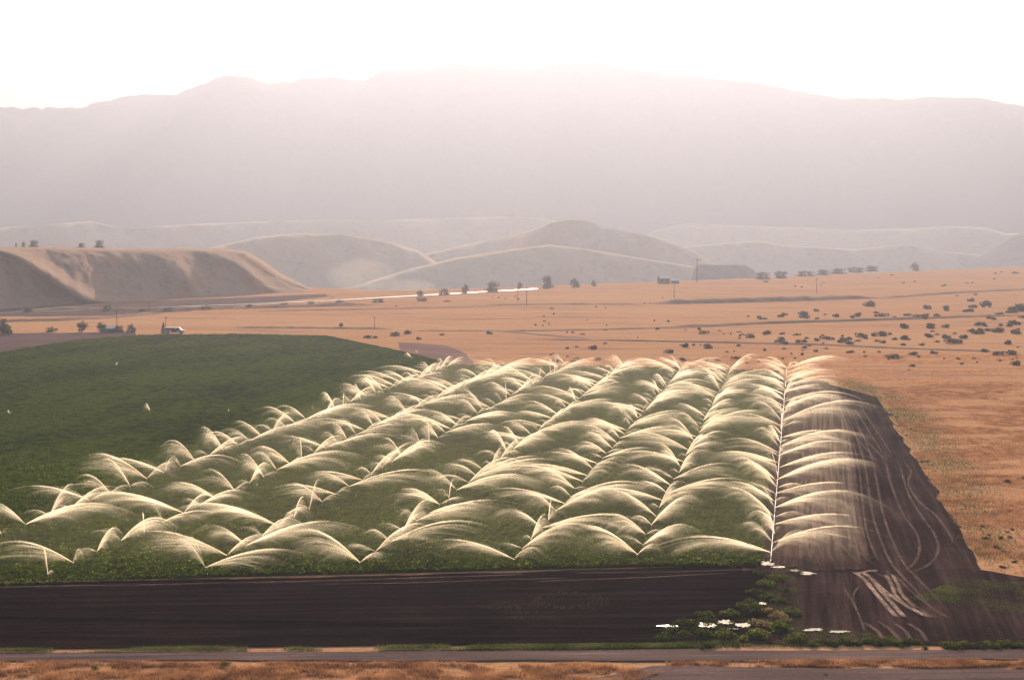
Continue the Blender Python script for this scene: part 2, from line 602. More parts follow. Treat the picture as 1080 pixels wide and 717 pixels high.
# canopy: a fine rough sheet, finer towards the near edge
A_, B_ = crop_edge_pairs(760)
tt = (np.linspace(0, 1, 640) ** 1.9)
P_ = A_[:, None, :] * (1 - tt)[None, :, None] + B_[:, None, :] * tt[None, :, None]
x_ = P_[..., 0] + RNG.uniform(-0.1, 0.1, P_.shape[:2])
y_ = P_[..., 1] + RNG.uniform(-0.1, 0.1, P_.shape[:2])
z_ = crop_h(x_, y_) + RNG.uniform(-0.16, 0.16, x_.shape)
z_[:, 0] = 0.04
crop_v = np.stack([x_.ravel(), y_.ravel(), z_.ravel()], 1)
o = mesh_np("crop", crop_v, grid_faces(760, 640), M["crop"])
tag(o, "low green crop covering the field under the sprinklers", "crop", kind="stuff")


def quads(c, size, rng, flat=0.0):
    """leaf-sized faces about centres c (n,3)"""
    n = len(c)
    a = rng.normal(size=(n, 3))
    a[:, 2] *= (1 - flat)
    a /= np.linalg.norm(a, axis=1)[:, None]
    b = rng.normal(size=(n, 3))
    b[:, 2] *= (1 - flat)
    b -= a * (a * b).sum(1)[:, None]
    b /= np.linalg.norm(b, axis=1)[:, None]
    s = (np.asarray(size) * rng.uniform(0.6, 1.4, n))[:, None]
    a, b = a * s, b * s * 0.6
    v = np.stack([c - a, c + b * 0.9, c + a, c - b * 0.9], 1).reshape(-1, 3)
    return v, np.arange(4 * n).reshape(n, 4)


# leaves over the nearest part of the canopy
m_ = 230000
u_ = RNG.uniform(0, 1, m_)
w_ = RNG.uniform(0, 1, m_) ** 1.5 * 0.30
ia = u_ * (len(A_) - 1)
Ai = np.stack([np.interp(ia, np.arange(len(A_)), A_[:, k]) for k in (0, 1)], 1)
Bi = np.stack([np.interp(ia, np.arange(len(B_)), B_[:, k]) for k in (0, 1)], 1)
Pi = Ai * (1 - w_)[:, None] + Bi * w_[:, None]
Pi += RNG.normal(0, 0.25, Pi.shape)
ph = crop_h(Pi[:, 0], Pi[:, 1]) * RNG.uniform(0.3, 1.55, m_)
lv, lf = quads(np.stack([Pi[:, 0], Pi[:, 1], ph], 1), 0.09, RNG, 0.3)
o = mesh_np("crop_leaves", lv, lf, M["crop_top"])
tag(o, "leafy tops of the green crop nearest the ploughed soil", "crop leaves", kind="stuff")


# ------------------------------------------------------------------ hills
def hill(name, cols, toe, crest_r, crest_py, bulge, mat, label, nt=60, prof=0.75, back=400.0, drop=0.6, top_noise=0.0,
         zbase=-51.0, nback=14, cat="hill", smooth=True, far=1.75, bench=0.034):
    """a solid hill side: toe and crest distances and the crest height on each sight line, spurs by bulge(px,t)"""
    cols = np.asarray(cols, float)
    rt = lerp_tab(toe, cols) * far
    rc = lerp_tab(crest_r, cols) * far
    backs = lerp_tab(back, cols) * far if isinstance(back, list) else np.full(len(cols), back * far)
    py = lerp_tab(crest_py, cols)
    V = []
    for i, px in enumerate(cols):
        d = ray(px, 247.0)
        hx, hy = d[0] / math.hypot(d[0], d[1]), d[1] / math.hypot(d[0], d[1])
        zc = at_dist(px, py[i], rc[i])[2]
        t = np.linspace(0, 1, nt)
        r = rt[i] + (rc[i] - rt[i]) * t - far * bulge(px, t) * np.sin(np.pi * np.clip(t, 0, 1)) ** 0.7
        bn = bench * float(np.clip(2.6 * (fbm(np.array(px * 0.022), np.array(7.0), len(label), 3) - 0.28), 0.02, 1.5))
        tf_ = np.clip(t / 0.66, 0, 1) if bench else t          # steep face, then a gently rising shoulder
        z = zbase + (zc - zbase) * ((1 - bn) * np.sin(tf_ * math.pi / 2) ** (1 / prof) + (bn * np.clip((t - 0.5) / 0.5, 0, 1) if bench else 0))
        tb = np.linspace(0, 1, nback)[1:]
        rb = rc[i] + backs[i] * tb
        zb = zbase + (zc - zbase) * (1 - drop * tb ** 1.3)
        zb[-1] = zbase - 0.5
        r = np.r_[r, rb]
        z = np.r_[z, zb]
        if top_noise:
            z = z + top_noise * (fbm(px * 0.02 + r * 0.001, r * 0.01, 31) - 0.5) * np.clip(z / max(zc, 1), 0, 1)
        z[0] = zbase - 0.5
        V.append(np.stack([hx * r, hy * r, z], 1))
    V = np.concatenate(V)
    o = mesh_np(name, V, grid_faces(len(cols), nt + nback - 1), mat, smooth=smooth)
    return structure(o, label, cat)


# far mountain range
MT = [(-260, 122), (-120, 116), (0, 115), (30, 117), (60, 115.5), (85, 116), (110, 108), (150, 100.5), (190, 102), (205, 96), (235, 85.5),
      (262, 83.5), (282, 90), (310, 89), (330, 85), (385, 87), (400, 79), (430, 74), (480, 70.5), (530, 72), (575, 68), (610, 68), (650, 75),
      (700, 83), (740, 87), (800, 90), (850, 101), (885, 107), (940, 108), (985, 106), (1035, 107), (1080, 115), (1200, 122), (1340, 130)]


def mt_bulge(px, t):
    k = fbm(px * 0.009 + t * 0.9, t * 2.6 + 3, 41, 5) - 0.45
    k2 = np.abs(fbm(px * 0.018 - t * 1.1, t * 3.4, 43, 4) - 0.5)
    return 520 * k + 300 * (0.25 - k2)


mcols = np.arange(-260, 1340, 3.0)
rough = (fbm(mcols * 0.15, mcols * 0 + 1, 51, 4) - 0.5) * 4.0
MTf = [(c, float(lerp_tab(MT, c)) + r * (1.0 if c < 420 else 0.45)) for c, r in zip(mcols, rough)]
hill("mountain", mcols, [(-260, 2950), (540, 2900), (1340, 3050)], [(-260, 3700), (540, 3750), (1340, 3700)], MTf, mt_bulge,
     M["mountain"], "long hazy mountain range filling the horizon", nt=70, prof=0.8, back=700, drop=0.7, cat="mountain", bench=0)

# low plateaus at the foot of the range, with sunlit tops
def fb(a, b, s, amp):
    return lambda px, t: amp * (fbm(px * a + t * 0.6, t * b + 1.7, s, 4) - 0.45)


hill("foothill", np.arange(660, 1330, 3.0), [(660, 2180), (1330, 2280)], [(660, 2300), (900, 2420), (1330, 2400)],
     [(660, 262), (690, 243), (720, 236), (760, 237), (850, 240), (900, 242.5), (960, 241), (1000, 238.5), (1040, 240), (1060, 246), (1100, 247), (1330, 243)],
     fb(0.03, 2.0, 61, 90), M["hill_mid"], "low pale foothill with a sunlit top under the mountain", prof=0.55, back=320, drop=0.12)
hill("foothill", np.arange(600, 1120, 3.0), [(600, 1680), (1120, 2100)], [(600, 1780), (1120, 2180)],
     [(600, 300), (700, 262), (760, 257), (800, 254), (830, 259), (900, 263), (960, 258), (1000, 266), (1060, 270), (1120, 275)],
     fb(0.04, 2.0, 64, 70), M["hill_mid"], "lower grey foothill in front of the pale sunlit one", prof=0.5, back=150, drop=0.3)
hill("foothill", np.arange(-260, 640, 3.0), [(-260, 1980), (640, 2050)], [(-260, 2120), (640, 2200)],
     [(-260, 243), (0, 240), (60, 236), (95, 233), (120, 239), (150, 240), (210, 236), (300, 233), (420, 232), (480, 229.5), (540, 228.5), (570, 230), (600, 236), (640, 250)],
     fb(0.02, 1.6, 67, 120), M["hill_mid"], "long rolling hazy foothill behind the bluff", prof=0.55, back=380, drop=0.1)


def knoll_b(px, t):
    sp = 75 * np.exp(-((px - (600 - 70 * (1 - t))) / 26.0) ** 2) + 45 * np.exp(-((px - (660 + 60 * (1 - t))) / 30.0) ** 2)
    return sp + 55 * (fbm(px * 0.03 + t * 0.8, t * 2.2, 71, 4) - 0.45)


hill("hill", np.arange(440, 800, 2.0), [(440, 1500), (560, 1440), (700, 1480), (800, 1520)], [(440, 1600), (600, 1590), (700, 1590), (800, 1560)],
     [(440, 270), (490, 258), (530, 251), (560, 243), (580, 235), (600, 231.5), (615, 232), (640, 240), (690, 249.5), (715, 257), (735, 266), (755, 279), (775, 290), (800, 297)],
     knoll_b, M["hill_mid"], "rounded grassy hill with a sunlit left spur behind the plain", prof=0.6, back=260, drop=0.5)
hill("hill", np.arange(336, 760, 2.0), [(380, 1250), (560, 1240), (760, 1330)], [(380, 1310), (760, 1380)],
     [(336, 313), (380, 300), (430, 284), (480, 272), (540, 263), (580, 258), (620, 263), (650, 268), (700, 276), (730, 281), (760, 292)],
     lambda px, t: 28 * (fbm(px * 0.035 + t, t * 2, 77, 3) - 0.45), M["hill_mid"], "low front terrace below the rounded grassy hill", prof=0.45, back=110, drop=0.25)
hill("hill", np.arange(220, 470, 2.0), [(220, 1330), (470, 1400)], [(220, 1420), (470, 1500)],
     [(220, 262), (270, 250), (310, 246), (350, 247), (400, 252), (440, 264), (470, 282)],
     lambda px, t: 45 * (fbm(px * 0.03 + t, t * 2, 79, 3) - 0.45), M["hill_mid"], "hazy hill behind the dust plume", prof=0.6, back=200, drop=0.5)
hill("hill", np.arange(1010, 1330, 3.0), [(1010, 2030), (1080, 1960), (1330, 1900)], [(1010, 2080), (1330, 2200)],
     [(1010, 278), (1030, 272), (1050, 258), (1070, 248), (1085, 244), (1150, 232), (1330, 225)],
     lambda px, t: 60 * (fbm(px * 0.04 + t, t * 2, 83, 3) - 0.45), M["mesa"], "dark hill shoulder entering at the right edge of the valley", prof=0.6, back=300, drop=0.4)
hill("mesa", np.arange(722, 812, 1.0), [(722, 1225), (812, 1290)], [(722, 1262), (812, 1330)],
     [(722, 297), (729, 296), (733, 282), (737, 279), (760, 279.5), (786, 279.5), (794, 284), (800, 289), (812, 294)],
     lambda px, t: 10 * (fbm(px * 0.15, t * 2, 85, 3) - 0.45), M["mesa"], "small dark flat-topped mesa at the plain's far edge", nt=24, prof=0.9, back=40, drop=0.1, far=1.55, bench=0)


def bluff_b(px, t):
    sp = 34 * np.exp(-((px - (100 - 112 * t)) / 15.0) ** 2) + 18 * np.exp(-((px - (210 - 60 * t)) / 24.0) ** 2) + \
        14 * np.exp(-((px - (300 - 90 * t)) / 14.0) ** 2)
    return sp + 26 * (fbm(px * 0.05 + t * 1.2, t * 2.5, 91, 4) - 0.45)


hill("bluff", np.arange(-220, 352, 1.5), [(-220, 815), (0, 848), (150, 938), (330, 1060), (352, 940)],
     [(-220, 890), (0, 925), (150, 1015), (255, 1075), (300, 1100), (330, 1090), (352, 960)],
     [(-220, 262), (0, 262), (60, 262), (130, 263.5), (190, 263.5), (235, 264.5), (258, 267), (275, 277), (295, 291), (315, 300), (330, 306), (345, 310.5), (352, 312)],
     bluff_b, M["hill_near"], "long flat-topped bluff with a bright diagonal spur", nt=60, prof=0.75, back=[(-220, 330), (240, 330), (275, 200), (310, 70), (325, 15), (352, 6)], drop=0.05, cat="bluff", zbase=0.0, far=1.0, bench=0)


# banks and ditches running across the plain
def bank(pts, h, w, label, mat="bank"):
    P = densify([G(*p)[:2] for p in pts], 60)
    T = np.gradient(P, axis=0)
    T /= np.linalg.norm(T, axis=1)[:, None]
    Nn = np.stack([-T[:, 1], T[:, 0]], 1)
    prof = [(-1, -0.1), (-0.5, 0.65), (-0.12, 1.0), (0.2, 0.95), (0.6, 0.5), (1, -0.1)]
    s = np.linspace(0, 1, 60)
    env = np.clip(np.minimum(s, 1 - s) * 10, 0, 1) * (0.55 + 0.8 * fbm(np.arange(60) * 0.35, P[:, 0] * 0.01, 12))
    V = []
    for k in range(60):
        for q, (a, b) in enumerate(prof):
            p = P[k] + Nn[k] * a * w * (0.8 + 0.4 * random.random())
            V.append((p[0], p[1], max(b, -0.1) * 0.75 * h * env[k] - 0.05))
    o = mesh_np("earth_bank", V, grid_faces(60, len(prof)), M[mat])
    structure(o, label, "bank")


bank([(684, 320.5), (760, 319), (850, 316.5), (925, 314)], 3.4, 9, "dark straight earth bank at the middle of the plain")
bank([(925, 315), (1000, 309.5), (1090, 305)], 1.5, 6, "faint bank continuing towards the right edge of the plain")
bank([(520, 349.5), (600, 348.5), (680, 346.5), (760, 344.5)], 0.8, 4, "thin dark bank left of the stronger one")
bank([(680, 346), (740, 344.5), (810, 341), (930, 337.5), (1090, 332)], 1.4, 4, "dark bank crossing the shrub-dotted plain")
bank([(540, 358), (640, 359), (740, 361), (860, 363.5), (960, 368), (1090, 372)], 0.7, 2.5, "thin dark bank low on the shrub-dotted plain")
bank([(245, 345.5), (320, 346), (415, 347)], 0.9, 3.5, "dark ditch bank behind the crop's far edge")
bank([(430, 349), (520, 349), (620, 357)], 0.6, 3, "faint ditch bank right of the far crop edge")
bank([(510, 322), (580, 321), (680, 321)], 1.0, 6, "pale bank line left of the straight earth bank")
bank([(-60, 340), (60, 338), (110, 335.5), (170, 330)], 1.6, 6, "dark bank behind the row of left trees")
bank([(30, 326), (150, 327.5), (300, 324), (400, 321)], 2.2, 8, "dark bank below the highway at the bluff's foot")
bank([(270, 328), (400, 326), (530, 323)], 0.8, 5, "faint bank under the bright highway")


def ribbon(name, pts, w, z, mat, label, cat, n=120, hf=None):
    P = densify([G(*p)[:2] for p in pts], n)
    T = np.gradient(P, axis=0)
    T /= np.linalg.norm(T, axis=1)[:, None]
    Nn = np.stack([-T[:, 1], T[:, 0]], 1)
    offs = [-1, -0.6, 0, 0.6, 1]
    V = []
    for a in offs:
        q = P + Nn * a * w / 2
        V.append(np.c_[q, (hf(q[:, 0], q[:, 1]) if hf else 0) + np.full(n, z)])
    V = np.stack(V, 1).reshape(-1, 3)
    o = mesh_np(name, V, grid_faces(n, 5), mat)
    at = o.data.attributes.new("cover", "FLOAT", "POINT")
    e = np.clip(np.minimum(np.arange(n), np.arange(n)[::-1]) / 8.0, 0, 1)
    at.data.foreach_set("value", (e[:, None] * np.array([0, 0.8, 1, 0.8, 0])[None, :]).ravel().astype(np.float32))
    return structure(o, label, cat)


hw = ribbon("highway", [(-80, 333), (100, 327), (250, 321.5), (350, 317.2), (440, 312), (545, 306), (565, 304.8)], 4.5, 0.25, M["asphalt"],
            "long asphalt highway shining in the low sun", "road")

# wheel marks on the bare strip
def track(pts, w=0.55, gauge=0.0, mat="track", label="pale curving tyre mark on the bare strip", z=0.11, hf=furrow_strip):
    for s in ((-1, 1) if gauge else (0,)):
        P = [(p[0] + s * gauge * 0.5 * F / math.hypot(*G(*p)[:2]), p[1]) for p in pts]
        # smooth
        Q = []
        for i in range(len(P) - 1):
            p0, p1, p2, p3 = P[max(i - 1, 0)], P[i], P[i + 1], P[min(i + 2, len(P) - 1)]
            for k in range(8):
                t = k / 8
                Q.append(tuple(0.5 * ((2 * b) + (-a + c) * t + (2 * a - 5 * b + 4 * c - d) * t * t + (-a + 3 * b - 3 * c + d) * t ** 3)
                               for a, b, c, d in zip(p0, p1, p2, p3)))
        Q.append(P[-1])
        ribbon("tyre_track", Q, w, z, M[mat], label, "tyre track", hf=hf)
        z += 0.003


zt = [0.30]


def tk(*a, **k):
    zt[0] += 0.004
    track(*a, z=zt[0], **k)


tk([(888, 428), (893, 440), (905, 460), (930, 488)], 0.5, 1.7)
tk([(905, 432), (918, 452), (937, 482)], 0.5, 1.7)
tk([(934, 488), (940, 513), (953, 545), (966, 563), (970, 580), (964, 596), (948, 607)], 0.5, 0)
tk([(949, 492), (958, 522), (972, 546), (986, 567), (989, 585), (975, 600), (950, 608)], 0.5, 0)
tk([(952, 488), (961, 499), (958, 512), (970, 532), (986, 545), (1001, 565), (1006, 578)], 0.5, 0)
tk([(897, 440), (915, 485), (925, 540), (935, 572), (948, 598), (971, 623), (996, 651)], 0.5, 1.6)
tk([(884, 455), (886, 520), (891, 572), (921, 602)], 0.5, 1.6)
tk([(874, 420), (872, 480), (872, 560), (890, 602)], 0.5, 1.6)
tk([(866, 412), (856, 500), (852, 560), (866, 600)], 0.5, 1.6)
tk([(890, 440), (902, 500), (908, 560), (922, 598)], 0.4, 1.5)
tk([(890, 622), (903, 645), (912, 668)], 0.4, 0)
tk([(906, 620), (900, 632), (904, 648)], 0.35, 0)
tk([(904, 605), (915, 613), (928, 629), (950, 654)], 0.75, 0.9, mat="track_bright", label="broad pale wheel rut below the tyre-marked strip")
tk([(937, 608), (944, 620), (948, 630), (962, 644)], 0.6, 0.8, mat="track_bright", label="second pale wheel rut right of the broad one")
tk([(918, 612), (935, 628), (957, 642), (980, 654)], 0.9, 0, mat="track_bright", label="thin pale rut between the two broad ruts")
tk([(900, 607.5), (913, 605.5), (926, 603.5)], 0.7, 0, mat="track_bright", label="short pale berm across the top of the ruts")
tk([(924, 604), (940, 612), (956, 628), (985, 650), (1000, 655)], 0.4, 1.5)
tk([(950, 660), (962, 668), (970, 680)], 0.6, 1.6, label="worn crossing from the soil down to the farm road")
tk([(918, 658), (932, 668), (940, 678)], 0.6, 1.6, label="left worn crossing down to the farm road")
rt_ = random.Random(5)
for k in range(18):
    xb = 838 + k * 4.6 + rt_.uniform(-2, 2)
    xt = 846 + k * 2.3 + rt_.uniform(-2, 2)
    y0, y1 = rt_.uniform(590, 603), rt_.uniform(412, 500)
    f = (603 - y1) / (603 - 410)
    xe = xb + (xt - xb) * f
    tk([(xb + rt_.uniform(-3, 8), y0), (xb + (xe - xb) * 0.4 + rt_.uniform(-4, 4), y0 + (y1 - y0) * 0.35), (xb + (xe - xb) * 0.75 + rt_.uniform(-3, 3), y0 + (y1 - y0) * 0.7), (xe, y1)],
       rt_.uniform(0.25, 0.8), 0, label="one of many faint wheel lines running up the bare strip")
# long dry lines on the ploughed field
for k, (x0, y0, x1, y1) in enumerate([(-40, 623, 330, 616), (330, 620, 600, 613), (560, 617, 770, 608), (-40, 692, 500, 689), (300, 617, 560, 609), (600, 608, 800, 604), (-40, 618, 200, 614)]):
    tk([(x0, y0), ((x0 + x1) / 2, (y0 + y1) / 2 + 0.6), (x1, y1)], 0.5, 0, label="thin pale line of dry soil along the ploughed field", hf=furrow_front)


# puddles
def puddle(cx, cy, wx, wy, seed, label, n=48):
    c = G(cx, cy)
    r = math.hypot(*c[:2])
    ax_ = 0.85 * wx * r / F / 2
    ay_ = 0.75 * wy / F * r / (H / r) / 2
    V = [(c[0], c[1], 0.24)]
    for k in range(n):
        a = 2 * math.pi * k / n
        q = 0.15 + 1.5 * float(fbm(np.array(math.cos(a) * 3.6 + seed), np.array(math.sin(a) * 3.6), seed, 5))
        V.append((c[0] + ax_ * math.cos(a) * q, c[1] + ay_ * math.sin(a) * q, 0.24))
    o = mesh_np("puddle", V, [[0, 1 + k, 1 + (k + 1) % n] for k in range(n)], M["water"])
    structure(o, label, "puddle")


PUD = [(808, 596, 22, 6, 3, "bright puddle at the near end of the pipe"), (822, 599.5, 22, 3, 24, "narrow wet tongue right of the pipe's end"),
       (850, 606, 24, 5, 4, "puddle just right of the pipe's end"), (838, 603, 12, 2.5, 14, "narrow puddle joining the two near the pipe's end"),
       (705, 662, 26, 3, 5, "thin sliver of water at the ploughed field's corner"), (693, 665.5, 18, 2.5, 25, "thinnest end of the water sliver"),
       (746, 661, 22, 7, 6, "puddle among weeds in the ditch"), (765, 658, 18, 6, 26, "middle puddle among weeds in the ditch"),
       (784, 661, 20, 7, 7, "rightmost puddle among weeds in the ditch"), (804, 638, 9, 4, 8, "small puddle further up the weedy ditch"),
       (858, 666, 26, 4, 9, "long puddle behind the dark weed hedge"), (884, 668, 26, 3.5, 10, "thin end of the long puddle"),
       (772, 666, 22, 3, 11, "narrow water below the ditch puddles")]
for p in PUD:
    puddle(*p)


# ------------------------------------------------------------------ grass (nobody could count it)
def blades(P, h, w, rng):
    n = len(P)
    a = rng.uniform(0, 2 * math.pi, n)
    hh = h * rng.uniform(0.5, 1.35, n)
    ww = w * rng.uniform(0.6, 1.3, n)
    dx, dy = np.cos(a) * ww / 2, np.sin(a) * ww / 2
    la = rng.uniform(0, 2 * math.pi, n)
    lean = hh * rng.uniform(0.1, 0.7, n)
    v = np.empty((n, 3, 3))
    v[:, 0] = np.stack([P[:, 0] - dx, P[:, 1] - dy, P[:, 2]], 1)
    v[:, 1] = np.stack([P[:, 0] + dx, P[:, 1] + dy, P[:, 2]], 1)
    v[:, 2] = np.stack([P[:, 0] + np.cos(la) * lean, P[:, 1] + np.sin(la) * lean, P[:, 2] + hh], 1)
    return v.reshape(-1, 3), np.arange(3 * n).reshape(n, 3)


def scatter_px(poly, n, rng, clump=0.0, seed=0):
    """random ground points inside a polygon given by its corners in the photograph, evenly spread on the ground"""
    W = np.array([G(*p)[:2] for p in poly])
    lo, hi = W.min(0), W.max(0)
    out = []
    got = 0
    while got < n:
        q = rng.uniform(lo, hi, (n * 2, 2))
        ins = np.zeros(len(q), bool)
        j = len(W) - 1
        for i in range(len(W)):
            yi, yj = W[i, 1], W[j, 1]
            c = ((yi > q[:, 1]) != (yj > q[:, 1])) & (q[:, 0] < (W[j, 0] - W[i, 0]) * (q[:, 1] - yi) / (yj - yi + 1e-9) + W[i, 0])
            ins ^= c
            j = i
        q = q[ins]
        if clump:
            f = fbm(q[:, 0] * clump, q[:, 1] * clump * 1.8, seed, 4)
            q = q[rng.uniform(0.38, 0.62, len(q)) < f]
        out.append(q)
        got += len(q)
    q = np.concatenate(out)[:n]
    return np.c_[q, np.zeros(n)]


def grass(name, sets, mat, label):
    V, Fc, b = [], [], 0
    for P, h, w in sets:
        v, f = blades(P, h, w, RNG)
        V.append(v)
        Fc.append(f + b)
        b += len(v)
    o = mesh_np(name, np.concatenate(V), np.concatenate(Fc), mat)
    return tag(o, label, "grass", kind="stuff")


FRONT_A = [(-60, 698.5), (300, 699), (620, 700), (720, 703), (640, 730), (-60, 730)]
FRONT_B = [(690, 699), (860, 697), (1350, 695), (1350, 708), (860, 704), (700, 702)]
grass("dry_grass", [(scatter_px(FRONT_A, 75000, RNG, 0.35, 3), 0.36, 0.05), (scatter_px(FRONT_B, 36000, RNG, 0.35, 4), 0.34, 0.05)], M["straw"],
      "dry straw grass strip below the farm road")
RIGHT = [(925, 405), (1260, 405), (1300, 625), (1140, 614), (1040, 600), (985, 520)]
grass("dry_grass", [(scatter_px(RIGHT, 220000, RNG, 0.10, 6), 0.34, 0.09)], M["straw"], "dry straw grass right of the bare strip")
PLAIN = [(500, 378), (1200, 372), (1200, 405), (880, 405)]
grass("dry_grass", [(scatter_px(PLAIN, 70000, RNG, 0.05, 8), 0.35, 0.14)], M["straw"], "dry straw grass behind the sprinkler field")
grass("green_grass", [
    (scatter_px([(-60, 686), (300, 682.5), (700, 680), (780, 676), (780, 683), (600, 685.5), (-60, 690)], 26000, RNG, 0.18, 9), 0.34, 0.06),
    (scatter_px([(690, 672), (730, 655), (780, 640), (815, 600), (840, 612), (845, 660), (960, 674), (960, 682), (700, 682)], 26000, RNG, 0.3, 10), 0.26, 0.05),
    (scatter_px([(960, 632), (1010, 612), (1140, 618), (1140, 650), (1010, 645)], 16000, RNG, 0.12, 11), 0.3, 0.07),
    (scatter_px([(925, 425), (960, 470), (1000, 540), (1030, 590), (1075, 590), (1030, 500), (960, 420), (890, 398), (880, 402)], 20000, RNG, 0.4, 13) + RNG.normal(0, 1, (20000, 3)) * np.array([2.2, 3.5, 0]), 0.34, 0.09),
    (scatter_px([(500, 640), (620, 618), (650, 640), (560, 660)], 900, RNG, 0.3, 14), 0.3, 0.06),
], M["green_grass"], "green weeds and grass along the ditch and field margins")

# ------------------------------------------------------------------ bushes and trees
def bush_mesh(seed, n, size, flat=0.55, leaf=0.12):
    rng = np.random.default_rng(seed)
    k = 6
    cen = np.c_[rng.normal(0, 0.34, (k, 2)), rng.uniform(0.2, 0.5, k)]
    cen[0] = (0, 0, 0.5)
    rad = rng.uniform(0.28, 0.5, k)
    w = rng.integers(0, k, n)
    d = rng.normal(size=(n, 3))
    d /= np.linalg.norm(d, axis=1)[:, None]
    p = cen[w] + d * (rad[w] * rng.uniform(0.55, 1.0, n) ** 0.5)[:, None]
    p[:, 2] = np.abs(p[:, 2])
    p *= np.array([1, 1, 1.0]) * size
    return quads(p, leaf * size, rng, 0.1)


def bush_proto(name, seed, mat, n=420, leaf=0.12):
    root = empty(name, (0, 0, 0))
    v, f = bush_mesh(seed, n, 1.0, leaf=leaf)
    mesh_np("foliage", v, f, mat, root)
    st = MB()
    rng = random.Random(seed)
    for k in range(5):
        a = rng.uniform(0, 6.28)
        st.tube([(0, 0, -0.05), (0.2 * math.cos(a), 0.2 * math.sin(a), 0.25), (0.42 * math.cos(a), 0.42 * math.sin(a), 0.6)], [0.05, 0.035, 0.012], 5)
    st.build("stem", M["bark"], root)
    return root


def pool(name, seeds, mat, n=420, leaf=0.12):
    return {"protos": [bush_proto(name, s, mat, n, leaf) for s in seeds], "used": set()}


def use(pl, loc, s, rz=None):
    i = random.randrange(len(pl["protos"]))
    pr = pl["protos"][i]
    if i in pl["used"]:
        o = copy_tree(pr)
    else:
        o = pr
        pl["used"].add(i)
    o.location = loc
    o.rotation_euler = (0, 0, random.uniform(0, 6.28) if rz is None else rz)
    o.scale = s if isinstance(s, tuple) else (s, s, s)
    return o


def drop_unused(pl):
    for i, pr in enumerate(pl["protos"]):
        if i not in pl["used"]:
            for ch in list(pr.children):
                bpy.data.objects.remove(ch)
            bpy.data.objects.remove(pr)


sage = pool("sagebrush", [101, 102, 103, 104, 105], M["sage"], 380, 0.13)
# the larger shrubs, each where the photograph has it: px, py of its foot, width in px, how it looks
BIG = [(1074, 328, 20, "large dark sagebrush mass at the right edge of the plain"),
       (1073, 385, 15, "dark round sagebrush nearest the right edge, below the thin bank"),
       (942, 378, 17, "broad dark sagebrush standing alone above the bare strip"),
       (965, 374.5, 13, "dark sagebrush just right of the broad lone one"),
       (984, 373, 11, "third dark sagebrush in the short row above the bare strip"),
       (1038, 371, 12, "dark sagebrush below the thin bank, near the right edge"),
       (1052, 375, 14, "reddish low sagebrush below the thin bank"), (1066, 374, 14, "low sagebrush at the end of the reddish low ones"),
       (1007, 362, 18, "widest dark sagebrush in the clump above the thin bank"), (997, 357, 12, "sagebrush at the left of the dense clump"),
       (1018, 357, 12, "sagebrush at the top right of the dense clump"), (1031, 352, 12, "tall sagebrush above the dense clump"),
       (1064, 363, 14, "sagebrush right of the dense clump"), (1069, 352, 14, "rounded sagebrush behind the one right of the clump"),
       (980, 346, 16, "grey rounded sagebrush in the middle of the right plain"), (952, 346, 16, "grey sagebrush left of the grey rounded one"),
       (955, 358, 16, "wide grey sagebrush left of the dense clump"), (930, 354, 16, "wide pale sagebrush on the right plain"),
       (912, 357, 10, "small dark sagebrush beside the wide pale one"), (896, 363, 11, "dark sagebrush just above the thin bank"),
       (828, 363, 12, "flat sagebrush at the left end of the shrub belt"), (873, 358, 13, "low sagebrush in the shrub belt"),
       (745, 367, 15, "squat dark sagebrush behind the fourth pipe row"), (724, 366, 15, "squat sagebrush left of the squat dark one"),
       (705, 372, 12, "sagebrush below the pair of squat ones"), (627, 368, 15, "low dark sagebrush alone behind the middle of the sprays"),
       (777, 379, 10, "small sagebrush close behind the sprays"), (720, 380, 10, "small sagebrush close behind the third pipe row"),
       (588, 382, 10, "small sagebrush touching the sprays' back edge"), (605, 382, 8, "tiny sagebrush right of the one touching the sprays"),
       (631, 380, 9, "small sagebrush just behind the sprays' middle"), (742, 352, 10, "sagebrush beside the end of the dark bank"),
       (790, 356, 12, "sagebrush above the thin bank's left half"), (810, 352, 12, "sagebrush near the left of the grey shrubs"),
       (848, 333, 14, "sagebrush on the pale plain over the dark bank"), (918, 323, 18, "flat shrub under the straight earth bank's right end"),
       (1040, 322, 18, "flat shrub left of the large right-edge mass"), (1025, 318, 10, "small shrub up the right plain"),
       (515, 352, 10, "shrub on the far plain behind the back corner"), (430, 352, 13, "dark shrub above the small bare patch"),
       (418, 354, 13, "shrub left of the dark one over the bare patch"), (441, 358, 8, "small shrub at the bare patch's top edge"),
       (388, 356.5, 10, "shrub along the crop's far back edge"), (396, 356.5, 8, "small shrub beside the one on the crop's back edge"),
       (360, 344, 10, "shrub on the ditch bank behind the crop"), (466, 353.5, 6, "lone small shrub right of the bare patch")]
for px, py, w, lab in BIG:
    p = G(px, py)
    r = math.hypot(p[0], p[1])
    s = w * r / F / 2.15
    o = use(sage, p, (s, s * random.uniform(0.9, 1.2), s * random.uniform(0.62, 0.85)))
    tag(o, lab, "shrub", "sagebrush on the plain")
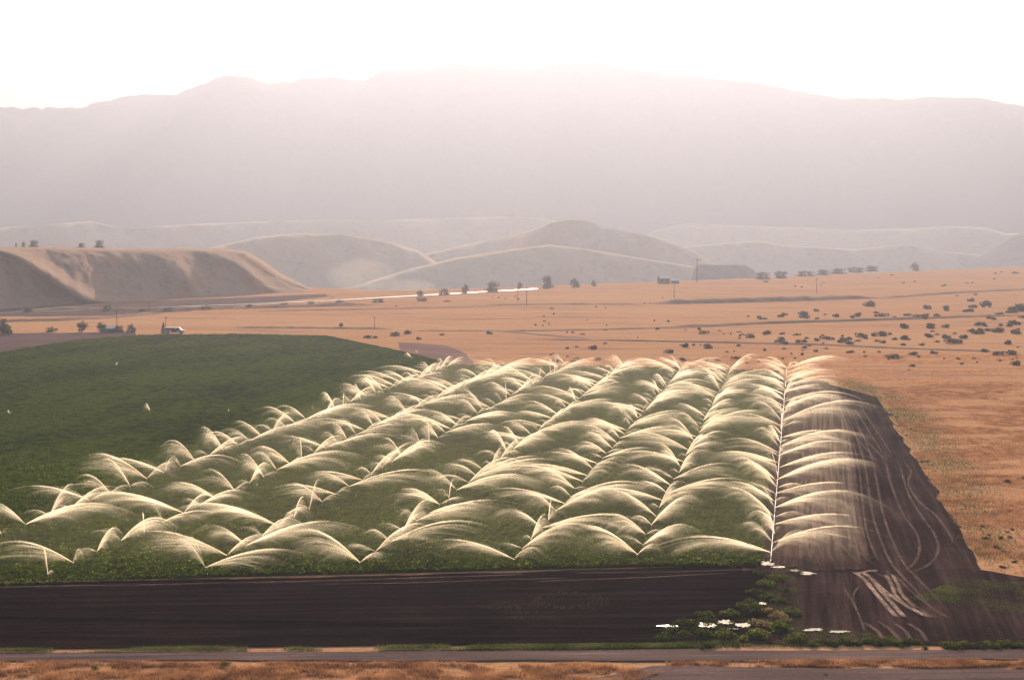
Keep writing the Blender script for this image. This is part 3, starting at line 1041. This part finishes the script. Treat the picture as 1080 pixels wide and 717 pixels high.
ZONES = [([(545, 362), (1085, 362), (1085, 388), (900, 392), (545, 384)], 60, (4, 8), "small dark sagebrush scattered between the thin bank and the sprays", "small shrubs near the sprays"),
         ([(800, 330), (1085, 322), (1085, 362), (800, 362)], 95, (5, 13), "grey sagebrush in the dense belt across the right plain", "shrubs of the dense belt"),
         ([(560, 330), (800, 330), (800, 360), (560, 356)], 30, (4, 7), "tiny sagebrush on the middle plain left of the belt", "tiny shrubs of the middle plain"),
         ([(800, 295), (1085, 284), (1085, 318), (800, 314)], 22, (3.5, 7), "faint shrub on the pale far plain at right", "faint far shrubs"),
         ([(420, 312), (700, 305), (700, 328), (300, 332)], 14, (3, 6), "faint shrub near the highway on the far plain", "faint shrubs near the highway"),
         ([(1000, 520), (1090, 500), (1090, 600), (1040, 598)], 24, (5, 11), "low dark brush in the lower right corner of the straw grass", "brush in the lower right grass"),
         ([(925, 425), (955, 440), (1020, 545), (1030, 580), (985, 520)], 22, (3, 8), "low dark brush along the bare strip's right edge", "brush along the bare strip")]
for poly, n, (w0, w1), lab, grp in ZONES:
    P = scatter_px(poly, n, RNG, 0.02, 33)
    for x, y, z in P:
        r = math.hypot(x, y)
        s = random.uniform(w0, w1) * random.uniform(0.6, 1.0) * r / F / 1.9
        o = use(sage, (x, y, 0), (s, s * random.uniform(0.9, 1.3), s * random.uniform(0.5, 0.85)))
        tag(o, lab, "shrub", grp)
drop_unused(sage)

# weeds in the ditch and along the road
weed = pool("weed_bush", [201, 202, 203, 204], M["weed"], 520, 0.10)
dryw = pool("dry_weed_bush", [211, 212, 213], M["weed_dry"], 520, 0.09)
WEEDS = []
for k, (px, py, w) in enumerate([(808, 618, 22), (795, 626, 18), (820, 612, 18), (812, 632, 22), (795, 646, 26), (770, 650, 22), (745, 653, 24), (722, 660, 26),
                                 (705, 668, 22), (735, 671, 30), (765, 672, 28), (795, 674, 30), (822, 664, 30), (835, 648, 22), (822, 636, 20), (838, 676, 26),
                                 (700, 675, 22), (745, 660, 12), (770, 658, 10), (786, 664, 12), (798, 660, 14), (835, 600, 16), (843, 606, 12), (800, 606, 14), (784, 640, 16), (828, 624, 14)]):
    WEEDS.append((px, py, w, "green weed bush in the wet ditch between the two soils", "ditch weeds", weed))
for k in range(17):
    WEEDS.append((848 + k * 7.2, 679 + 1.5 * math.sin(k * 1.9), 15, "dark weed bush in the hedge in front of the long puddle", "weeds before the long puddle", weed))
for k in range(14):
    WEEDS.append((1000 + k * 8.5, 683 - 0.1 * k + math.sin(k * 2.3), 18, "dark weed bush in the hedge at the road's right end", "weeds at the road's right end", weed))
WEEDS.append((975, 684, 11, "single dark weed bush standing in the worn crossing", None, weed))
WEEDS.append((745, 683, 17, "lone round weed bush at the road's edge below the ditch", None, weed))
WEEDS.append((237, 701, 12, "dark green tuft on the straw strip under the road", None, weed))
WEEDS.append((100, 705, 9, "dark tuft near the left end of the straw strip", None, weed))
WEEDS.append((871, 713, 6, "small dark tuft beside the second dirt lane", None, weed))
for (px, py, w) in [(820, 652, 22), (805, 662, 22), (810, 645, 14), (800, 668, 16), (828, 656, 16), (752, 655, 8), (764, 668, 8)]:
    WEEDS.append((px, py, w, "pale dry weed bush catching light in the ditch", "dry ditch weeds", dryw))
for px, py, w, lab, grp, pl in WEEDS:
    p = G(px, py)
    r = math.hypot(p[0], p[1])
    s = w * r / F / 1.8
    o = use(pl, p, (s, s * random.uniform(0.9, 1.3), s * random.uniform(0.6, 0.8)))
    tag(o, lab, "weed", grp)
drop_unused(weed)
drop_unused(dryw)


def tree_proto(name, seed, h, wid, conifer=False, n=900, leaf="tree_leaf"):
    rng = np.random.default_rng(seed)
    rr = random.Random(seed)
    root = empty(name, (0, 0, 0))
    t = MB()
    t.tube([(0, 0, -0.2), (0.1, 0.05, h * 0.3), (0.0, 0.1, h * 0.75)], [h * 0.035, h * 0.025, h * 0.008], 7)
    k = 10
    if conifer:
        z = rng.uniform(0.1, 1.0, n)
        a = rng.uniform(0, 6.28, n)
        rad = wid / 2 * (1.02 - z) * rng.uniform(0.5, 1.05, n) * (0.8 + 0.35 * np.sin(z * 38))
        p = np.stack([rad * np.cos(a), rad * np.sin(a), z * h], 1)
    else:
        cen = []
        for i in range(k):
            a = rr.uniform(0, 6.28)
            q = rr.uniform(0.15, 0.32) * wid
            c = (q * math.cos(a), q * math.sin(a), h * rr.uniform(0.12, 0.76))
            cen.append(c)
            t.tube([(0, 0, h * 0.22), (c[0] * 0.5, c[1] * 0.5, (h * 0.22 + c[2]) / 2 + 0.2), c], [h * 0.014, h * 0.01, h * 0.004], 5)
        cen.append((0, 0, h * 0.86))
        cen = np.array(cen)
        rad = rng.uniform(0.15, 0.25, len(cen)) * (h + wid) / 2
        w = rng.integers(0, len(cen), n)
        d = rng.normal(size=(n, 3))
        d /= np.linalg.norm(d, axis=1)[:, None]
        p = cen[w] + d * (rad[w] * rng.uniform(0.2, 1.0, n) ** 0.5)[:, None]
        p[:, 2] = np.maximum(p[:, 2], h * 0.08)
    t.build("trunk", M["bark"], root)
    v, f = quads(p, 0.05 * (h + wid) / 2, rng)
    mesh_np("crown", v, f, M[leaf], root)
    return root


TP = {"round": tree_proto("broadleaf_tree", 301, 6.5, 6.5), "wide": tree_proto("broadleaf_tree", 302, 6, 9), "tall": tree_proto("broadleaf_tree", 303, 8.5, 6),
      "cone": tree_proto("conifer_tree", 304, 8, 4.2, True, 700),
      "farround": tree_proto("broadleaf_tree", 311, 6.5, 6.5, leaf="hazed_leaf"), "farwide": tree_proto("broadleaf_tree", 312, 6, 9, leaf="hazed_leaf")}
tused = set()
TREES = [("tall", 4, 353, 19, 17, "dark tree at the left edge beside the fallow field", None),
         ("round", 87, 350.5, 13.5, 12, "round dark tree, first of the short row by the fallow field", None),
         ("round", 106, 350.5, 12, 13, "bushy tree second in the row by the fallow field", None),
         ("wide", 124, 350.5, 8.5, 14, "low wide tree at the foot of the wooden pole", None),
         ("wide", 139, 350.5, 10, 12, "low round tree ending the row by the fallow field", None),
         ("wide", 55, 350, 6, 14, "low scrubby tree left of the short row", None),
         ("cone", 172.5, 351.5, 13, 8, "narrow grey conifer beside the parked van", None),
         ("farround", 113, 328, 9, 11, "small tree under the bluff's spur", None), ("farwide", 30, 329, 7, 14, "faint low tree under the dark side of the bluff", None),
         ("farwide", 578, 303.5, 15, 21, "broad hazy tree below the grassy hill", None), ("farround", 606, 303, 11, 13, "smaller hazy tree right of the broad one", None),
         ("farround", 626, 302, 8, 7, "faint little tree right of the hazy pair", None),
         ("farround", 491, 309, 11, 10, "faint tree at the highway's middle stretch", None), ("farwide", 520, 307.5, 13, 22, "broad faint tree at the highway's far stretch", None),
         ("farwide", 468, 311, 8, 14, "low faint tree left of the one on the highway", None), ("farround", 548, 305, 9, 8, "faint tree next to the pole by the highway", None),
         ("farround", 443, 312, 7, 9, "tiny faint tree near the dust plume", None),
         ("farround", 965, 285.5, 9.5, 12, "hazy tree alone at the right plain's far rim", None)]
for k in range(5):
    TREES.append(("farwide", 850 + k * 17, 291.2 - k * 1.3, 6.5, 24, "low hazy tree in the dark line on the plain's far rim", "trees on the far rim"))
for k, x in enumerate((805, 822)):
    TREES.append(("farwide", x, 294.5 - k, 9, 20, "hazy tree right of the dark mesa", "trees beside the mesa"))
for k in range(9):
    TREES.append(("farwide", 150 + k * 36 + 8 * math.sin(k * 5), 329.5 - k * 1.5, 5, 16, "faint low tree along the highway under the bluff", "trees along the highway"))
for kd, px, py, hp, wp, lab, grp in TREES:
    pr = TP[kd]
    o = copy_tree(pr) if kd in tused else pr
    tused.add(kd)
    p = G(px, py)
    r = math.hypot(p[0], p[1])
    base = {"round": (6.9, 6.5), "wide": (6.6, 9), "tall": (9, 6), "cone": (8.2, 4.2), "farround": (6.9, 6.5), "farwide": (6.6, 9)}[kd]
    sz = hp * r / F / base[0]
    sx = wp * r / F / base[1]
    o.location = (p[0], p[1], -0.09 * hp * r / F)
    o.scale = (sx, sx, sz)
    o.rotation_euler = (0, 0, random.uniform(0, 6.28))
    tag(o, lab, "tree", grp)
# trees on the bluff top
for px, hp, wp, lab in [(25, 7, 6, "small faint tree leftmost on the bluff top"), (36, 9, 13, "widest faint tree on the bluff top"), (86, 6, 10, "low faint tree mid bluff top"),
                        (105, 9, 13, "rightmost faint tree on the bluff top"), (17, 6, 3, "thin faint tree at the bluff top's left end")]:
    r = 1150
    p = at_dist(px, 261.5, r)
    o = copy_tree(TP["farwide"])
    o.location = (p[0], p[1], p[2] - 0.4)
    o.scale = (wp * r / F / 9,) * 2 + (hp * r / F / 6.6,)
    tag(o, lab, "tree")


# ------------------------------------------------------------------ utility poles
def pole_proto():
    root = empty("utility_pole", (0, 0, 0))
    MB().tube([(0, 0, -0.3), (0, 0, 5), (0, 0, 10)], [0.2, 0.17, 0.13], 8).build("post", M["wood"], root)
    MB().box((0, 0, 9.3), (2.6, 0.16, 0.18)).build("crossarm", M["wood"], root)
    for x in (-1.1, 0, 1.1):
        z0 = 9.39 if x else 10.0
        MB().tube([(x, 0, z0), (x, 0, z0 + 0.12), (x, 0, z0 + 0.25)], [0.05, 0.08, 0.05], 6).build("insulator", M["white_paint"], root)
    return root


pp = pole_proto()
first = True
for px, py, hp, lab in [(123.5, 350.5, 23, "tall wooden utility pole among the left row of trees"), (175, 351, 17, "utility pole standing behind the grey conifer"),
                        (395, 347.5, 14, "utility pole on the ditch bank behind the crop"), (555.5, 322, 20, "utility pole with crossarm near the highway"),
                        (546, 318, 14, "thin utility pole just left of the one near the highway"),
                        (711, 314, 18, "utility pole on the plain below the white-roofed shed"), (861, 309, 16, "faint utility pole on the right far plain"),
                        (157, 329, 10, "faint utility pole beneath the bluff"), (735, 298, 26, "thin tall pole standing at the dark mesa"), (247, 325, 10, "faint utility pole beside the highway left of the dust")]:
    o = pp if first else copy_tree(pp)
    first = False
    p = G(px, py)
    r = math.hypot(p[0], p[1])
    s = hp * r / F / 10.2
    o.location = p
    o.scale = (max(s, 0.7),) * 2 + (s,)
    o.rotation_euler = (0, 0, random.uniform(-0.3, 0.3))
    tag(o, lab, "utility pole", "utility poles on the plain")

# ------------------------------------------------------------------ van and sheds
p = G(184, 351.8)
van = empty("parked_van", p, math.radians(8))
tag(van, "pale van parked beyond the crop beside the grey conifer", "van")
b = MB()
prof = [(-2.6, 0.45), (2.6, 0.45), (2.65, 1.1), (1.9, 1.25), (1.35, 2.1), (-2.45, 2.15), (-2.65, 1.4)]
for s in (-0.95, 0.95):
    b.v += [(x, s, z) for x, z in prof]
n_ = len(prof)
b.f.append(list(range(n_)))
b.f.append(list(range(2 * n_ - 1, n_ - 1, -1)))
for i in range(n_):
    j = (i + 1) % n_
    b.f.append([i, i + n_, j + n_, j])
b.build("body", M["white_paint"], van)
for x, w in ((-1.7, 1.1), (-0.4, 1.2), (0.8, 0.8)):
    MB().box((x, -0.96, 1.62), (w, 0.03, 0.55)).build("window", M["dark_glass"], van)
MB().box((0.1, -0.97, 1.0), (1.4, 0.03, 1.1)).build("sliding_door", M["dark_glass"], van)
for x in (-1.7, 1.7):
    for y in (-0.85, 0.85):
        w_o = MB().tube([(x, y - 0.11, 0.36), (x, y + 0.11, 0.36)], 0.36, 14).build("wheel", M["rubber"], van)
        MB().tube([(x, y - 0.13, 0.36), (x, y + 0.13, 0.36)], 0.18, 10).build("rim", M["alu"], w_o)
van.scale = (1.6, 1.6, 1.25)


def shed(px, py, w, d, h, lab, rz=0.0):
    p = G(px, py)
    root = empty("shed", p, rz)
    MB().box((0, 0, h / 2), (w, d, h)).build("wall", M["barn"], root)
    v = [(-w / 2 - 0.3, -d / 2 - 0.4, h), (w / 2 + 0.3, -d / 2 - 0.4, h), (w / 2 + 0.3, 0, h + d * 0.28), (-w / 2 - 0.3, 0, h + d * 0.28), (-w / 2 - 0.3, d / 2 + 0.4, h), (w / 2 + 0.3, d / 2 + 0.4, h)]
    v += [(a, bb, c - 0.15) for a, bb, c in v]
    f = [[0, 1, 2, 3], [3, 2, 5, 4], [6, 9, 8, 7], [9, 10, 11, 8], [0, 6, 7, 1], [4, 5, 11, 10], [0, 3, 9, 6], [3, 4, 10, 9], [1, 7, 8, 2], [2, 8, 11, 5]]
    mesh_np("roof", v, f, M["tin"], root)
    dr = MB().box((w * 0.15, -d / 2 - 0.04, h * 0.4), (w * 0.25, 0.08, h * 0.8)).build("door", M["wood"], root)
    MB().box((-w * 0.25, -d / 2 - 0.04, h * 0.55), (w * 0.16, 0.08, h * 0.3)).build("window", M["dark_glass"], root)
    return tag(root, lab, "shed")


shed(700, 299, 9, 7, 4.6, "white-roofed shed left of the dark mesa", 0.2)
shed(712, 299, 7, 5, 2.6, "low grey shed between the white-roofed shed and the mesa", -0.1)
shed(114, 350.3, 6, 4, 1.7, "low pale-roofed shed between trees of the row by the fallow field", 0.1)

# ------------------------------------------------------------------ sprinklers
def arc(theta, v0, z0, k, T):
    t = T
    x = v0 * math.cos(theta) * (1 - np.exp(-k * t)) / k
    z = z0 + ((v0 * math.sin(theta) + 9.81 / k) * (1 - np.exp(-k * t)) - 9.81 * t) / k
    vx = v0 * math.cos(theta) * np.exp(-k * t)
    vz = (v0 * math.sin(theta) + 9.81 / k) * np.exp(-k * t) - 9.81 / k
    return x, z, vx, vz


def sheet(theta, v0, z0, lag, seed, dens, nd=26, nt_=26, jitter=0.3):
    """veil of drops: a family of paths from one nozzle, from the long main arc (d=0) to fine drops that the air soon stops (d=1)"""
    rng = np.random.default_rng(seed)
    d = np.linspace(0, 1, nd) ** 1.35
    V = np.zeros((nd, nt_, 3))
    D = np.zeros((nd, nt_))
    t4 = np.linspace(0.0, 4.5, 500)
    fing = np.interp(d, np.linspace(0, 1, 12), rng.uniform(0.25, 1.3, 12))
    reach = np.interp(d, np.linspace(0, 1, 14), rng.uniform(0.38, 0.92, 14))
    reach[0] = 0.85
    for i in range(nd):
        k = 0.42 + 2.4 * d[i] ** 1.6
        x, z, vx, vz = arc(theta * (1 - 0.30 * d[i]), v0 * (1 - 0.42 * d[i]), z0, k, t4)
        low = (z < 0.12) & (t4 > 0.05)
        T = t4[np.argmax(low)] if low.any() else 4.5
        t = np.linspace(0, 1, nt_)
        V[i, :, 0] = np.interp(t * T, t4, x)
        V[i, :, 2] = np.interp(t * T, t4, z)
        V[i, :, 1] = lag * 0.13 * V[i, :, 0] ** 1.1 + jitter * (vnoise(V[i, :, 0] * 0.6 + seed, V[i, :, 2] * 0.6 + d[i] * 3, seed) - 0.5) * t
        thin = 1.0 / (0.55 + 1.3 * t)
        end = np.clip((reach[i] - t) / 0.60, 0, 1) ** 1.35
        edge = 1.15 * math.exp(-d[i] * 18) * (1 - 0.5 * t) + 0.74 * (1 - d[i]) ** 0.9
        D[i] = dens * thin * end * edge * (0.35 + 0.65 * fing[i])
    D[-1, :] = 0
    U = np.stack(np.meshgrid(d, np.linspace(0, 1, nt_), indexing="ij"), -1)
    return V.reshape(-1, 3), grid_faces(nd, nt_), D.ravel(), U.reshape(-1, 2)


def flow_mesh(name, parts, mat, parent):
    V, Fc, D, U, b = [], [], [], [], 0
    for v, f, d, u in parts:
        V.append(v)
        Fc.append(f + b)
        D.append(d)
        U.append(u)
        b += len(v)
    V, Fc, D, U = np.concatenate(V), np.concatenate(Fc), np.concatenate(D), np.concatenate(U)
    o = mesh_np(name, V, Fc, mat, parent, smooth=True)
    me = o.data
    at = me.attributes.new("cover", "FLOAT", "POINT")
    at.data.foreach_set("value", D.astype(np.float32))
    uv = me.uv_layers.new(name="flow")
    li = np.empty(len(me.loops), np.int32)
    me.loops.foreach_get("vertex_index", li)
    uv.data.foreach_set("uv", U[li].astype(np.float32).ravel())
    return o


def stream(theta, v0, z0, r0, r1, upto, n=26, m=7, seed=0):
    """the solid core of the jet, a tapering tube that dissolves along its way"""
    k = 0.42
    t4 = np.linspace(0.0, 4.0, 400)
    xa, za, _, _ = arc(theta, v0, z0, k, t4)
    T = t4[np.argmax(za < 0.15)] * upto
    s = np.linspace(0, 1, n)
    x, z, _, _ = arc(theta, v0, z0, k, s * T)
    V, D, U = [], [], []
    for i in range(n):
        r = r0 + (r1 - r0) * s[i]
        for j in range(m):
            a = 2 * math.pi * j / m
            V.append((x[i], r * math.cos(a), z[i] + r * math.sin(a)))
            D.append(0.62 * (1 - s[i]) ** 1.1)
            U.append((j / m * 0.1, s[i] * 3))
    Fc = []
    for i in range(n - 1):
        for j in range(m):
            j2 = (j + 1) % m
            Fc.append((i * m + j, i * m + j2, (i + 1) * m + j2, (i + 1) * m + j))
    return np.array(V), np.array(Fc), np.array(D), np.array(U)


Z0 = 0.95


def sprinkler_proto(seed, upright=False, small=False, plume=False):
    rr = random.Random(seed)
    root = empty("sprinkler", (0, 0, 0))
    MB().tube([(0, 0, 0.2), (0, 0, 0.85)], 0.028, 6).build("riser", M["alu"], root)
    h = MB()
    h.tube([(0, 0, 0.85), (0, 0, 0.95)], [0.045, 0.04], 8)
    h.tube([(0.0, 0, 0.92), (0.13, 0, 1.0)], [0.035, 0.022], 6)
    h.tube([(0.02, 0.03, 0.98), (-0.1, 0.05, 1.0), (-0.16, 0.05, 0.96)], 0.014, 5)
    h.build("nozzle", M["brass"], root)
    th = math.radians(rr.uniform(23, 31))
    v0 = rr.uniform(14.8, 18.2)
    if upright:
        th = math.radians(rr.uniform(60, 72))
        v0 = rr.uniform(9, 11)
    if plume:
        th = math.radians(rr.uniform(38, 54))
        v0 = rr.uniform(10.5, 14.0)
    if small:
        v0 *= 0.55
    side = rr.choice((-1, 1))
    parts = []
    for k, (lag, dn) in enumerate(((0.0, 0.50), (0.35, 0.34), (0.85, 0.28), (1.5, 0.24), (2.3, 0.20), (3.4, 0.18), (4.8, 0.15))):
        parts.append(sheet(th - 0.012 * k + rr.uniform(-0.05, 0.05) * (k > 0), v0 * (1 - 0.02 * k) * (1 - rr.uniform(0, 0.12) * (k > 0)), Z0, lag * side, seed * 7 + k, dn))
    # short rear spray of the spreader nozzle
    ra = math.pi + rr.uniform(-0.9, 0.9)
    rth, rv = math.radians(rr.uniform(32, 58)), v0 * rr.uniform(0.45, 0.68)
    for k, dn in enumerate((0.42, 0.26, 0.18)):
        v, f, d, u = sheet(rth, rv, Z0, (0.2 + 1.3 * k) * side, seed * 7 + 11 + k, dn, 16, 16)
        rot = np.array([[math.cos(ra), math.sin(ra), 0], [-math.sin(ra), math.cos(ra), 0], [0, 0, 1]])
        parts.append((v @ rot, f, d, u))
    flow_mesh("spray_cloud", parts, M["spray"], root)
    st = [stream(th, v0, Z0, 0.05, 0.14, 0.5)]
    flow_mesh("water_jet", st, M["jet"], root)
    return root


PROTO = [sprinkler_proto(s) for s in range(1, 15)]
PLUME = [sprinkler_proto(s, plume=True) for s in range(51, 59)]
UPR = [sprinkler_proto(s, True) for s in (31, 32, 33)]
SMALL = [sprinkler_proto(s, True, True) for s in (41, 42)]
ORD = ["first", "second", "third", "fourth", "fifth", "sixth", "seventh", "eighth", "ninth", "tenth", "eleventh", "twelfth", "thirteenth",
       "fourteenth", "fifteenth", "sixteenth", "seventeenth", "eighteenth", "nineteenth", "twentieth", "twenty-first", "twenty-second",
       "twenty-third", "twenty-fourth", "twenty-fifth", "twenty-sixth", "twenty-seventh", "twenty-eighth", "twenty-ninth", "thirtieth",
       "thirty-first", "thirty-second", "thirty-third", "thirty-fourth", "thirty-fifth", "thirty-sixth", "thirty-seventh", "thirty-eighth", "thirty-ninth", "fortieth",
       "forty-first", "forty-second", "forty-third", "forty-fourth", "forty-fifth"]
used_proto = set()


def place_sprinkler(pr, loc, az, lab, grp, s=1.0):
    key = pr.name
    if key in used_proto:
        o = copy_tree(pr)
    else:
        o = pr
        used_proto.add(key)
    o.location = loc
    o.rotation_euler = (0, 0, az)
    o.scale = (s, s, s)
    tag(o, lab, "sprinkler", grp)
    return o


STARTS = [(813, 591), (671, 593), (543, 597), (381, 602), (218, 606), (52, 613), (-125, 619)]
ENDPY = [391, 390, 389, 388, 387, 386, 385]
SPACING = 6.4
r3 = random.Random(11)
for j, (sp, ep) in enumerate(zip(STARTS, ENDPY)):
    S = Vector(G(*sp))
    row = "row beside the tyre-marked strip" if j == 0 else f"{ORD[j]} row from the tyre-marked strip"
    i = 0
    Pw = S.copy()
    phase = r3.uniform(0, 6.28)
    while PX(Pw.x, Pw.y)[1] > ep and i < 44:
        # jets swing mostly across the rows
        u = r3.random()
        if j == 0:
            side = 1 if (i % 2) else -1
        else:
            side = 1 if (i + (r3.random() < 0.35)) % 2 else -1
        a = -AXIS_AZ + (0 if side > 0 else math.pi) + r3.uniform(-0.55, 0.55)
        pr = r3.choice(PROTO)
        how = "right" if side > 0 else "left"
        if u > 0.58 and not (j == 0 and side > 0):
            pr = r3.choice(PLUME)
            a += r3.uniform(-0.9, 0.9)
        if u < 0.14:
            a = r3.uniform(0, 6.28)
            pr = r3.choice(UPR)
            how = "steeply upward"
        loc = Pw + CR * r3.uniform(-0.25, 0.25)
        lab = f"sprinkler throwing water {how}, {ORD[i]} from the ploughed soil, {row}"
        place_sprinkler(pr, (loc.x, loc.y, 0), a, lab, "sprinklers along the pipe rows", r3.uniform(0.9, 1.15) * (1.22 if j == 0 and side > 0 else 1.0))
        Pw = Pw + AX * (6.2 if j == 0 else SPACING) * r3.uniform(0.94, 1.06)
        i += 1
    E = Pw - AX * SPACING * 0.6
    b = MB()
    L = (E - S).length
    pz = 0.26 if j == 0 else 0.12
    b.tube([(S + AX * (-1.5)).to_tuple()[:2] + (pz,), (E.x, E.y, pz)], 0.034, 8)
    q = 0.0
    while q < L:
        c = S + AX * (q + 0.5)
        b.tube([(c.x, c.y, pz), ((c + AX * 0.3).x, (c + AX * 0.3).y, pz)], 0.07, 8)
        q += SPACING
    po = b.build("irrigation_pipe", M["alu"])
    tag(po, f"aluminium irrigation pipe on the ground carrying the {row}", "irrigation pipe", "irrigation pipes")
for px, py, s, lab in [(158, 438, 0.75, "lone sprinkler spraying up in the middle of the unwatered green crop"),
                       (434, 381, 0.8, "far lone sprinkler near the crop's back corner"), (467, 386, 0.7, "far lone sprinkler at the edge of the bare patch"),
                       (122, 387, 0.45, "weak sprinkler far across the green crop"), (10, 439, 0.5, "weak sprinkler by the left edge of the crop"),
                       (241, 436, 0.35, "faint leaking sprinkler right of the lone one"), (440, 373, 0.4, "faintest sprinkler near the crop's back edge")]:
    p = G(px, py)
    place_sprinkler(SMALL[0] if s > 0.5 else SMALL[1], p, random.uniform(0, 6.28), lab, "sprinklers out in the unwatered crop", s * 1.6)
for pr in PROTO + PLUME + UPR + SMALL:
    if pr.name not in used_proto:
        for ch in list(pr.children):
            bpy.data.objects.remove(ch)
        bpy.data.objects.remove(pr)

# ------------------------------------------------------------------ haze and dust
def volume_mat(name, color, density, g):
    m, nt, out = new_mat(name)
    v = N(nt, "ShaderNodeVolumePrincipled")
    v.inputs["Color"].default_value = (*color, 1)
    v.inputs["Density"].default_value = density
    v.inputs["Anisotropy"].default_value = g
    nt.links.new(v.outputs[0], out.inputs["Volume"])
    return m


HAZE_DENSITY, HAZE_G, HAZE_COL = 2.7e-4, 0.46, (0.345, 0.350, 0.405)
hz = MB().box((0, 4200, 405), (15000, 8800, 920)).build("haze", volume_mat("haze_air", HAZE_COL, HAZE_DENSITY, HAZE_G))
tag(hz, "pale dusty haze filling the whole valley air", "haze", kind="stuff")


def blob(c, r, seed, nu=18, nv=12):
    V = []
    for i in range(nu):
        for k in range(nv):
            a, b_ = 2 * math.pi * i / nu, math.pi * k / (nv - 1)
            q = 0.75 + 0.5 * float(fbm(np.array(math.cos(a) * math.sin(b_) * 1.7 + seed), np.array(math.cos(b_) * 1.7 + math.sin(a)), seed, 3))
            V.append((c[0] + r[0] * q * math.sin(b_) * math.cos(a), c[1] + r[1] * q * math.sin(b_) * math.sin(a), max(c[2] + r[2] * q * math.cos(b_), 0.3)))
    Fc = []
    for i in range(nu):
        for k in range(nv - 1):
            Fc.append((i * nv + k, i * nv + k + 1, ((i + 1) % nu) * nv + k + 1, ((i + 1) % nu) * nv + k))
    return V, Fc


p = G(398, 308)
V, Fc = [], []
for dx, dz, rx, rz_, sd in ((0, 4, 16, 8, 1), (-12, 11, 26, 13, 2), (20, 3, 24, 6, 3), (-2, 7, 11, 9, 4)):
    v, f = blob((p[0] + dx, p[1] + 20, dz), (rx, 20, rz_), sd)
    Fc += [tuple(q + len(V) for q in x) for x in f]
    V += v
du = mesh_np("dust", V, np.array(Fc), volume_mat("dust_air", (1.0, 0.84, 0.68), 0.0017, 0.5))
tag(du, "pale dust plume rising beyond the highway", "dust", kind="stuff")

# fine mist hanging over the watered part of the field
ring = [G(*q)[:2] for q in ((-100, 612), (300, 603), (905, 599), (897, 470), (880, 402), (700, 390), (478, 386), (200, 485))]
nr = len(ring)
mv = [(x, y, 0.6) for x, y in ring] + [(x, y, 3.6) for x, y in ring]
mf = [list(range(nr))[::-1], list(range(nr, 2 * nr))] + [[k, (k + 1) % nr, nr + (k + 1) % nr, nr + k] for k in range(nr)]
mi = mesh_np("mist", mv, mf, volume_mat("spray_mist", (0.95, 0.80, 0.58), 0.0017, 0.5))
tag(mi, "fine golden mist hanging low over the sprinkler rows", "mist", kind="stuff")

# ------------------------------------------------------------------ light, sky, camera
sun = bpy.data.lights.new("sun", "SUN")
sun.energy = 5.0
sun.angle = math.radians(0.6)
sun.color = (1.0, 0.87, 0.74)
so = bpy.data.objects.new("sun", sun)
COL.objects.link(so)
so.rotation_euler = (-SUNV).to_track_quat("-Z", "Y").to_euler()

w = bpy.data.worlds.new("World")
SC.world = w
w.use_nodes = True
nt = w.node_tree
bg = nt.nodes["Background"]
sky = nt.nodes.new("ShaderNodeTexSky")
sky.sky_type = "NISHITA"
sky.sun_disc = False
sky.sun_elevation = math.radians(SUN_EL)
sky.sun_rotation = math.radians(SUN_AZ)
sky.air_density = 1.0
sky.dust_density = 4.0
nt.links.new(sky.outputs[0], bg.inputs[0])
bg.inputs[1].default_value = 0.06

cam = bpy.data.cameras.new("camera")
cam.sensor_width = 36
cam.lens = 36 * F / 1080
cam.clip_start = 0.5
cam.clip_end = 60000
co = bpy.data.objects.new("camera", cam)
COL.objects.link(co)
co.location = (0, 0, H)
co.rotation_euler = (math.pi / 2 - PITCH, 0, 0)
SC.camera = co

SC.render.engine = "CYCLES"
SC.view_settings.view_transform = "Standard"
SC.view_settings.look = "None"
SC.view_settings.gamma = 1
SC.view_settings.exposure = 1.57
cy = SC.cycles
cy.use_denoising = True
try:
    cy.denoiser = "OPENIMAGEDENOISE"
except Exception:
    pass
cy.max_bounces = 6
cy.diffuse_bounces = 3
cy.glossy_bounces = 2
cy.transmission_bounces = 2
cy.transparent_max_bounces = 64
cy.volume_bounces = 0
cy.use_adaptive_sampling = True
cy.adaptive_threshold = 0.01
cy.caustics_reflective = False
cy.caustics_refractive = False
